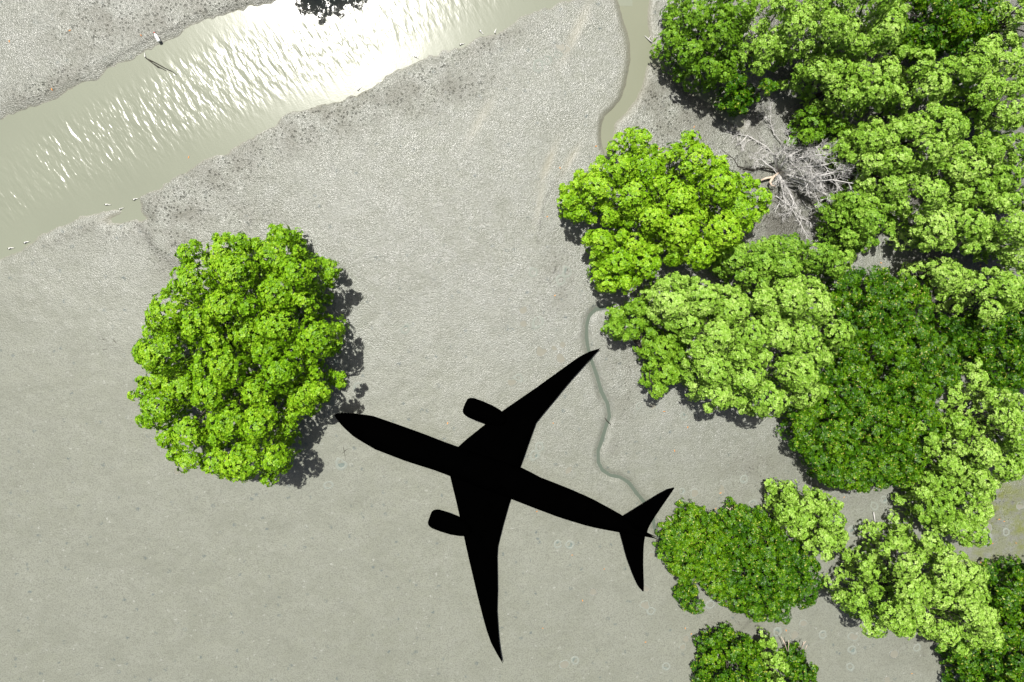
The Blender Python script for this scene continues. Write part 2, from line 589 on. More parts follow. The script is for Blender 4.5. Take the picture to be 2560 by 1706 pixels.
litter_shade = blob([(2240, 190, 90, 50, 0, 1.), (2110, 160, 80, 40, 0, 1.), (2400, 330, 120, 90, 0, 1.), (2290, 480, 80, 70, 0, 1.), (2500, 480, 100, 100, 0, 1.),  # litter patches that also paint in the shade of the wood's gaps
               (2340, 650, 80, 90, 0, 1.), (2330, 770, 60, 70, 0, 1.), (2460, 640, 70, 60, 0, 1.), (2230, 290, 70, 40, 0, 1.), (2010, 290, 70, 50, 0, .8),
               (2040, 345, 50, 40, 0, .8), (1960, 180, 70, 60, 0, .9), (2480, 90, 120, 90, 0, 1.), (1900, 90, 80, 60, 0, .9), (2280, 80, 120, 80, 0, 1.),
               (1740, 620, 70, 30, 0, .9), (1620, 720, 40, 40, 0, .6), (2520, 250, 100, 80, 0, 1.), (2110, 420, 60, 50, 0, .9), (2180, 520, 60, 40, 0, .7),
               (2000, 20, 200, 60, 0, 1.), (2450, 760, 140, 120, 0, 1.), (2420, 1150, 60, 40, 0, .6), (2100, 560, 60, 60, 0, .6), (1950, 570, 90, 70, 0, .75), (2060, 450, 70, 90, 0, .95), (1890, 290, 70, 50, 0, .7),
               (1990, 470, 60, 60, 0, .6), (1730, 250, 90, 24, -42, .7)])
CREASES = [([(1437, 388), (1410, 430), (1385, 460), (1362, 500), (1350, 560), (1345, 610)], .07, .8),
           ([(345, 560), (372, 600), (395, 630), (430, 655), (455, 690)], .28, .75), ([(262, 168), (300, 140), (345, 112), (400, 84), (450, 68)], .09, .8),
           ([(1500, 300), (1498, 330), (1500, 370)], .10, .7), ([(1472, 60), (1440, 110), (1420, 150)], .12, .3),
           ([(560, 22), (620, 14), (680, 2)], .25, .8), ([(250, 840), (275, 862), (300, 876)], .25, .25),
           ([(1455, 790), (1450, 840), (1460, 900), (1484, 960), (1500, 1010)], .10, .35), ([(1885, 1540), (1850, 1580), (1846, 1600)], .14, .4),
           ([(2080, 1480), (2060, 1468), (2040, 1462)], .12, .5), ([(1955, 500), (1970, 550), (1990, 600)], .3, .4)]
crease = np.zeros_like(X)
for ln_, w_, a_ in CREASES:
    d_ = seg_dist(X, Y, [tuple(at(*p)[:2]) for p in ln_]) + 0.5 * wob * w_ * 2
    crease = np.maximum(crease, a_ * np.exp(-(d_ / w_) ** 2))
for nm, arr in (("crease", crease), ("litter_shade", litter_shade), ("speck", speck), ("algae", algae), ("silt", silt), ("dry", dry)):
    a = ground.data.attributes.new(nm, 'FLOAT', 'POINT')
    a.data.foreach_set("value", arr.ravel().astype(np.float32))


# ------------------------------------------------------------------ water
def grid_sheet(name, lo, hi, step, mat, keep, ripple, z):
    xs = np.arange(lo[0], hi[0] + step, step)
    ys = np.arange(lo[1], hi[1] + step, step)
    xx, yy = np.meshgrid(xs, ys)
    n_y, n_x = xx.shape
    v = np.stack([xx.ravel(), yy.ravel(), np.full(xx.size, z)], 1)
    k = np.arange((n_y - 1) * (n_x - 1))
    a = (k // (n_x - 1)) * n_x + k % (n_x - 1)
    f = np.stack([a, a + 1, a + n_x + 1, a + n_x], 1)
    kp = keep(xx.ravel(), yy.ravel())
    f = f[kp[f].any(axis=1)]
    used = np.unique(f)
    remap = np.full(len(v), -1)
    remap[used] = np.arange(len(used))
    v = v[used]
    o = mesh_obj(name, v, remap[f], mat, smooth=True)
    at_ = o.data.attributes.new("ripple", 'FLOAT', 'POINT')
    at_.data.foreach_set("value", ripple(v[:, 0], v[:, 1]).astype(np.float32))
    return o


def river_ripple(x, y):
    d = -sdist(x, y, river_poly)
    r = np.clip((d - 0.5) / 2.6, 0, 1)
    r = r * r * (3 - 2 * r)
    pat = 0.45 + 0.75 * np.clip((fbm(x, y, 0.16, 77, 3) - 0.30) / 0.4, 0, 1)
    pat = pat * (1.0 + 0.7 * np.clip((-x - 16.0) / 12.0, 0, 1))
    return 0.08 + r * pat


river = grid_sheet("river", (-110, -50), (110, 90), 0.5, RIVER, lambda x, y: sdist(x, y, river_poly) < 1.5, river_ripple, WATER_Z)
tag(river, "silty beige-green tidal river with sun glint and ripples", None, None, "structure")
creek = grid_sheet("tidal_creek", (2, 4), (26, 24), 0.3, WIDECREEK,
                   lambda x, y: np.minimum(sdist(x, y, creek_poly) - 0.2, seg_dist(x, y, side_line) - 0.9) < 0.2,
                   lambda x, y: np.full(x.shape, 0.10), WATER_Z - 0.006)
tag(creek, "silty creek running down from the river past the wood's corner", None, None, "structure")
rill = grid_sheet("mud_rivulet", (-2, -30), (50, 12), 0.3, CREEK,
                  lambda x, y: np.minimum(seg_dist(x, y, thin_line), seg_dist(x, y, thin2_line)) < 0.7,
                  lambda x, y: np.full(x.shape, 0.10), WATER_Z - 0.012)
tag(rill, "narrow grey rivulet winding over the mudflat", None, None, "structure")


# ------------------------------------------------------------------ airplane (black solid standing in for an aircraft's shadow on the mud)
PZ0, PF = (800.0, 840.0), 0.5358


def pp(zx, zy):
    return (PZ0[0] + PF * zx, PZ0[1] + PF * zy)


def resample(line, n):
    p = np.asarray(line, float)
    d = np.concatenate([[0], np.cumsum(np.linalg.norm(np.diff(p, axis=0), axis=1))])
    t = np.linspace(0, d[-1], n)
    return np.stack([np.interp(t, d, p[:, k]) for k in range(p.shape[1])], 1)


def loft(name, sections, mat, parent, smooth=True):
    """sections: list of closed rings with the same number of points"""
    n = len(sections[0])
    V = np.concatenate(sections)
    Fc = []
    for k in range(len(sections) - 1):
        for s in range(n):
            s2 = (s + 1) % n
            Fc.append([k * n + s, k * n + s2, (k + 1) * n + s2, (k + 1) * n + s])
    Fc.append(list(range(n))[::-1])
    Fc.append([(len(sections) - 1) * n + s for s in range(n)])
    return mesh_obj(name, V, Fc, mat, parent, smooth)


PLANE_Z = 0.95     # height of the fuselage axis over the mud
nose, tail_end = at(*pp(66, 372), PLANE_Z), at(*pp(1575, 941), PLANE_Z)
airplane_shadow = empty("airplane_shadow", tuple((nose + tail_end) / 2 * np.array([1, 1, 0]) + np.array([0, 0, 0.1])))
tag(airplane_shadow, "large matte black twin-engine airplane silhouette over bare grey mud", "airplane_shadow")
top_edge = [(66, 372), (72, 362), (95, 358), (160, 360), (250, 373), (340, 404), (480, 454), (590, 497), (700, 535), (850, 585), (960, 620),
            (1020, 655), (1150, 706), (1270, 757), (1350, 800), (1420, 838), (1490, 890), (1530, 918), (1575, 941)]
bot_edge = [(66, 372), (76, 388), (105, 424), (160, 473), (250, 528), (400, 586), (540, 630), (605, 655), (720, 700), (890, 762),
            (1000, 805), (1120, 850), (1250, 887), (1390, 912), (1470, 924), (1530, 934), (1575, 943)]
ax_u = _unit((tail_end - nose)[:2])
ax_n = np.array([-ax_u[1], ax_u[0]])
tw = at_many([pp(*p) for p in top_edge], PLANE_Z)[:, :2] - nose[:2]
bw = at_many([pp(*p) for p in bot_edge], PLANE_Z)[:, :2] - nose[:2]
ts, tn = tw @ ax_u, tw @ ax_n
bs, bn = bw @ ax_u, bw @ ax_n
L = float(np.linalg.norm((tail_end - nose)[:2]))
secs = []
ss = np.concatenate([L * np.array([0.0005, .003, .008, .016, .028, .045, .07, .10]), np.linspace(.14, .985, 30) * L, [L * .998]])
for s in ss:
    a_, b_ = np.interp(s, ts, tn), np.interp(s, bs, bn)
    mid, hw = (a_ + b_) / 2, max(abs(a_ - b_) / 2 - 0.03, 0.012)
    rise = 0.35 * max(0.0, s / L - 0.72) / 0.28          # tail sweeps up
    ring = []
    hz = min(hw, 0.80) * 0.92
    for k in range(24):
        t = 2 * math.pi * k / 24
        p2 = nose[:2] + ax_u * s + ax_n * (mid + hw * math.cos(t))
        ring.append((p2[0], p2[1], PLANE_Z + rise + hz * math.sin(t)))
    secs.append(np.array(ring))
loft("fuselage", secs, BLACK, airplane_shadow)


def wing(name, le, te, z0, dz, thick, n=18, zref=None):
    le = resample(at_many([pp(*p) for p in le], z0)[:, :2], n)
    te = resample(at_many([pp(*p) for p in te], z0)[:, :2], n)
    out = []
    prof = [(0, 0), (.02, .35), (.08, .72), (.2, 1), (.4, .95), (.65, .6), (.85, .25), (1, .02),
            (1, -.02), (.85, -.12), (.65, -.28), (.4, -.45), (.2, -.5), (.08, -.4), (.02, -.2)]
    for k in range(n):
        f = k / (n - 1)
        chord = np.linalg.norm(te[k] - le[k])
        zc = z0 + dz * f
        th = thick * max(chord, 0.05) * 0.6
        out.append(np.array([[*(le[k] + (te[k] - le[k]) * u), zc + th * w] for u, w in prof]))
    return loft(name, out, BLACK, airplane_shadow)


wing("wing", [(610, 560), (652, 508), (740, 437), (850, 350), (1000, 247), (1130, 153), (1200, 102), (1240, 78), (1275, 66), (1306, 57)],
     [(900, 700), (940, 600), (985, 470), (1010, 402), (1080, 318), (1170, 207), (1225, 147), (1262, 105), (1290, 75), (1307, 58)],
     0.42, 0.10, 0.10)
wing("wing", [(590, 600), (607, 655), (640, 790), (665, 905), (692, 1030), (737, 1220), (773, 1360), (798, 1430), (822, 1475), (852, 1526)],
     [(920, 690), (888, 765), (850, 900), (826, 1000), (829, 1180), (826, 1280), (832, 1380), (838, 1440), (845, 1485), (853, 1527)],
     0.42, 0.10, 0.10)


def engine(front_mid, rear_mid, width_px):
    a, b = at(*pp(*front_mid), 0.45)[:2], at(*pp(*rear_mid), 0.45)[:2]
    u = _unit(b - a)
    nn = np.array([-u[1], u[0]])
    ln = np.linalg.norm(b - a)
    R = width_px * PF * M_PER_PX / 2
    out = []
    for f, k in ((0.12, .40), (0.03, .50), (0.0, .58), (.02, .74), (.06, .88), (.13, .98), (.35, 1.02), (.6, .98), (.8, .84), (.92, .68), (1., .52), (1.0, .30), (1.12, .06)):
        ring = []
        for q in range(20):
            t = 2 * math.pi * q / 20
            p2 = a + u * (ln * f) + nn * (R * k * math.cos(t))
            ring.append((p2[0], p2[1], 0.52 + 0.48 * R / 0.5 * k * math.sin(t) * 0.8))
        out.append(np.array(ring))
    e = loft("engine", out, BLACK, airplane_shadow)
    hub = [np.array([(*(a + u * (ln * f) + nn * (R * k * math.cos(t))), 0.52 + R * k * math.sin(t))
                     for t in np.linspace(0, 2 * math.pi, 10, endpoint=False)]) for f, k in ((.02, .02), (.06, .16), (.13, .22))]
    h = loft("spinner", hub, BLACK, airplane_shadow)
    h.parent = e


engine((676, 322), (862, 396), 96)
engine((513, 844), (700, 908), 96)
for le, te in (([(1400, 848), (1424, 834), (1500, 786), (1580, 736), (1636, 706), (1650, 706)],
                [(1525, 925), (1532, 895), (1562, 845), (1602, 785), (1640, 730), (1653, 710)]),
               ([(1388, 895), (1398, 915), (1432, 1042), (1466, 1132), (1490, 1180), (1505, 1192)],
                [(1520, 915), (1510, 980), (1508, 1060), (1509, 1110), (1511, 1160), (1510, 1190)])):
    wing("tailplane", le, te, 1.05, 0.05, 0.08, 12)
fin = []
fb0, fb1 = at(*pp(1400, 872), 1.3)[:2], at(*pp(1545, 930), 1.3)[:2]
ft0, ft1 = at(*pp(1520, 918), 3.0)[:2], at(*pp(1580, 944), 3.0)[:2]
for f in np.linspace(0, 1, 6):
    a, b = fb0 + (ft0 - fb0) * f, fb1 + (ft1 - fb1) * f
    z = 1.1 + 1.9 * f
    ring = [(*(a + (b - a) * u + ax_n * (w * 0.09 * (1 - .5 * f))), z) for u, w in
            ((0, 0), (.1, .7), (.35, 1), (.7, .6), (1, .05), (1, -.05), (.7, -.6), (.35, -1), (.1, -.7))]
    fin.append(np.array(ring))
loft("tail_fin", fin, BLACK, airplane_shadow)

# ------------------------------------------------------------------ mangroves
STAT = {"leaves": 0}


def pack_lobes(poly, r_max, r_min, n_try, gap, rg):
    """circles packed inside a crown outline: big ones inside, small ones along the rim"""
    P = np.asarray(poly)
    lo, hi = P.min(0), P.max(0)
    cx = rg.uniform(lo[0], hi[0], n_try)
    cy = rg.uniform(lo[1], hi[1], n_try)
    d = -sdist(cx, cy, poly)
    ok = d > r_min * 0.62
    cx, cy, d = cx[ok], cy[ok], d[ok]
    r = np.minimum(r_max * rg.uniform(0.50, 1.0, len(d)), d * 1.06 + 0.02)
    order = np.argsort(-r + rg.uniform(0, 0.25, len(r)))
    out = []
    arr = np.zeros((0, 3))
    for k in order:
        if r[k] < r_min:
            continue
        if len(arr):
            q = np.hypot(arr[:, 0] - cx[k], arr[:, 1] - cy[k])
            if np.any(q < gap * (arr[:, 2] + r[k])):
                continue
        arr = np.vstack([arr, (cx[k], cy[k], r[k])])
        out.append((cx[k], cy[k], r[k], d[k]))
    return out


def sphere_pts(n, rg, zmin):
    z = rg.uniform(zmin, 1, n)
    t = rg.uniform(0, 2 * np.pi, n)
    s = np.sqrt(1 - z * z)
    return np.stack([s * np.cos(t), s * np.sin(t), z], 1)


STYLE = {
    # r_max lobe, r_min, packing gap, flatten, jitter z, rosette spacing, leaves per rosette, leaf length, leaf width, bump ratio
    'billow': dict(r=1.42, rmin=.28, gap=.89, flat=1.40, jit=.85, sp=.220, k=8, ll=.157, lw=.097, br=(.26, .40), nb=20),
    'fine': dict(r=1.12, rmin=.26, gap=.89, flat=1.40, jit=.85, sp=.220, k=8, ll=.152, lw=.091, br=(.28, .42), nb=17),
    'dense': dict(r=0.90, rmin=.26, gap=.75, flat=1.0, jit=.38, sp=.222, k=8, ll=.168, lw=.076, br=(.32, .46), nb=11),
}


def crown_leaves(lobes, st, rg, tint0, tint_amp):
    C, A, T, R_ = [], [], [], []
    LB = np.array([l[:4] for l in lobes])
    for li, (cx, cy, cz, r, dens) in enumerate(lobes):
        near = np.hypot(LB[:, 0] - cx, LB[:, 1] - cy) < LB[:, 3] + r
        near[li] = False
        NB = LB[near]
        nb = max(4, int(round(st['nb'] * (0.30 + 0.70 * r / st['r']))))
        dirs = sphere_pts(nb, rg, -0.25)
        dirs[0] = (0, 0, 1)
        bc = np.array([cx, cy, cz]) + dirs * np.array([r * .62, r * .62, r * .62 * st['flat']])
        br = r * rg.uniform(st['br'][0], st['br'][1], nb)
        lt = rg.normal(0, tint_amp * 0.7)
        for b in range(nb):
            n = int(4 * math.pi * br[b] ** 2 * 0.55 / st['sp'] ** 2 * dens) + 3
            u = sphere_pts(n, rg, -0.22)
            p = bc[b] + u * br[b] * rg.uniform(.80, 1.10, (n, 1))
            q = np.linalg.norm(p[:, None, :] - bc[None], axis=2) / br[None]
            q[:, b] = 9
            p_in = q.min(1) > 0.86
            if len(NB):          # nothing grows buried in a neighbouring lobe
                e = (p[:, None, :] - NB[None, :, :3]) / (NB[None, :, 3:4] * np.array([.66, .66, .66 * st['flat']]))
                p_in &= (np.linalg.norm(e, axis=2).min(1) > 1) | (rg.uniform(0, 1, len(p)) < .12)
            p, u = p[p_in], u[p_in]
            if not len(p):
                continue
            un = (p - np.array([cx, cy, cz - .15 * r])) / np.array([r, r, r * st['flat']])
            un /= np.linalg.norm(un, axis=1, keepdims=True) + 1e-6
            axv = u * 0.55 + un * 0.75 + np.array([0, 0, 0.05]) + rg.normal(0, .20, u.shape)
            axv /= np.linalg.norm(axv, axis=1, keepdims=True)
            C.append(p)
            A.append(axv)
            T.append(np.clip(tint0 + lt + rg.normal(0, tint_amp * .6) + rg.normal(0, .17, len(p)), 0, 1))
    C, A, T = np.concatenate(C), np.concatenate(A), np.concatenate(T)
    n, K = len(C), st['k']
    ref = np.where(np.abs(A[:, 2:3]) > .9, np.array([[1., 0, 0]]), np.array([[0, 0, 1.]]))
    U = np.cross(A, ref)
    U /= np.linalg.norm(U, axis=1, keepdims=True)
    Vv = np.cross(A, U)
    phi = (np.arange(K)[None] + rg.uniform(-.35, .35, (n, K)) + rg.uniform(0, K, (n, 1))) * (2 * np.pi / K)
    th = np.radians(rg.uniform(56, 94, (n, K)))
    D = (np.cos(th)[..., None] * A[:, None] + np.sin(th)[..., None] *
         (np.cos(phi)[..., None] * U[:, None] + np.sin(phi)[..., None] * Vv[:, None]))
    S = np.cross(np.broadcast_to(A[:, None], D.shape), D)
    S /= np.linalg.norm(S, axis=2, keepdims=True) + 1e-9
    Nn = np.cross(D, S)
    ll = st['ll'] * rg.uniform(.72, 1.25, (n, K, 1))
    lw = st['lw'] * rg.uniform(.75, 1.25, (n, K, 1))
    B = C[:, None] + D * 0.015
    tip = B + D * ll - np.array([0, 0, 1.]) * ll * rg.uniform(0, .25, (n, K, 1))
    midp = B + D * ll * .5 + Nn * lw * .16
    left, right = midp + S * lw * .5, midp - S * lw * .5
    V = np.stack([B, left, tip, right], 2).reshape(-1, 3)
    F = np.arange(len(V)).reshape(-1, 4)
    tf = np.repeat(T, K)
    STAT["leaves"] += len(F)
    return V, F, tf


def rootpath(a, b, r0, r1, rg, n=5, sag=0.25):
    a, b = np.asarray(a, float), np.asarray(b, float)
    L_ = np.linalg.norm(b - a)
    out = []
    for k in range(n):
        f = k / (n - 1)
        p = a + (b - a) * f
        p = p + rg.normal(0, .045 * L_, 3) * (0 < k < n - 1)
        p[2] += sag * L_ * math.sin(math.pi * f) * 0.35
        out.append((*p, r0 + (r1 - r0) * f))
    return out


def mangrove(name, label, cat, poly_px, leaf, style, ztop, zedge, tint=0.5, tamp=.16, holes=(), seed=0, under=True, group=None, dens=1.0, dome=2.6, rs=1.0, grow=1.0):
    rg = np.random.default_rng(1000 + seed)
    st = dict(STYLE[style])
    st['r'] *= rs
    ztop, zedge = ztop * .76, zedge * .64
    zmid = zedge + 0.55 * (ztop - zedge)
    poly = [tuple(at(p[0], p[1], zmid)[:2]) for p in poly_px]
    P = np.asarray(poly)
    P = P.mean(0) + (P - P.mean(0)) * grow
    poly = [tuple(q) for q in P]
    area = 0.5 * abs(np.dot(P[:, 0], np.roll(P[:, 1], 1)) - np.dot(P[:, 1], np.roll(P[:, 0], 1)))
    raw = pack_lobes(poly, st['r'], st['rmin'], int(220 * area / st['r'] ** 2) + 600, st['gap'] * .80, rg)
    hw = [(at(h[0], h[1], zmid)[:2], h[2] * M_PER_PX) for h in holes]
    dmax = min(dome, max(x[3] for x in raw))
    lobes = []
    for (x, y, r, d) in raw:
        if any(math.hypot(x - c[0], y - c[1]) < hr + r * .5 for c, hr in hw):
            continue
        f = min(d / dmax, 1.0)
        z = zedge + (ztop - zedge) * math.sqrt(max(0, 1 - (1 - f) ** 2)) + rg.normal(0, st['jit']) * (0.35 + .65 * f) - r * .55
        lobes.append((x, y, max(z, r * .5 + .25), r, dens))
    # shaded lower tier
    if under:
        for (x, y, r, d) in pack_lobes(poly, st['r'] * 1.05, st['r'] * .38, int(90 * area / st['r'] ** 2) + 300, .60, rg):
            if any(math.hypot(x - c[0], y - c[1]) < hr + r for c, hr in hw):
                continue
            f = min(d / dmax, 1.0)
            z = zedge * .45 + (ztop - zedge) * .40 * f
            lobes.append((x, y, max(z - r * .4, r * .5 + .2), r * 1.0, .42 * dens))
    cen = P.mean(0)
    root = empty(name, (cen[0], cen[1], 0.0))
    tag(root, label, cat, group)
    V, F, tf = crown_leaves(lobes, st, rg, tint, tamp)
    o = mesh_obj("crown", V, F, LEAF[leaf], root)
    a = o.data.attributes.new("tint", 'FLOAT', 'FACE')
    a.data.foreach_set("value", tf.astype(np.float32))
    # trunk and limbs
    paths = []
    k = max(1, int(area / 22))
    stems = [cen + rg.normal(0, .12 * math.sqrt(area), 2) * (i > 0) for i in range(k)]
    rad = 0.05 + 0.012 * ztop
    big = sorted(lobes, key=lambda l: -l[3])[:10 + 7 * k]
    for s in stems:
        paths.append([(s[0], s[1], -.35, rad * 1.5), (s[0] + rg.normal(0, .06), s[1] + rg.normal(0, .06), ztop * .22, rad),
                      (s[0] + rg.normal(0, .15), s[1] + rg.normal(0, .15), ztop * .42, rad * .8)])
    for l in big:
        s = min(stems, key=lambda q: math.hypot(q[0] - l[0], q[1] - l[1]))
        b0 = (s[0], s[1], ztop * rg.uniform(.18, .40))
        main = rootpath(b0, (l[0], l[1], l[2] + l[3] * .1), rad * .55, .022, rg)
        paths.append(main)
        for q in range(2):
            e = np.array([l[0], l[1], l[2]]) + sphere_pts(1, rg, -.1)[0] * l[3] * .8
            paths.append(rootpath(main[3][:3], e, .022, .008, rg, 4, .1))
    tv, tfc = tubes(paths, 5)
    mesh_obj("trunk", tv, tfc, BARK, root, True)
    return root


def zp(origin, fac, pts):
    return [(origin[0] + fac * x, origin[1] + fac * y) for x, y in pts]


R3 = lambda p: zp((1620, 0), .408, p)
R4 = lambda p: zp((280, 520), .472, p)
R5 = lambda p: zp((1360, 280), .5102, p)
R6 = lambda p: zp((1900, 440), .51, p)
R7 = lambda p: zp((1560, 1160), .425, p)

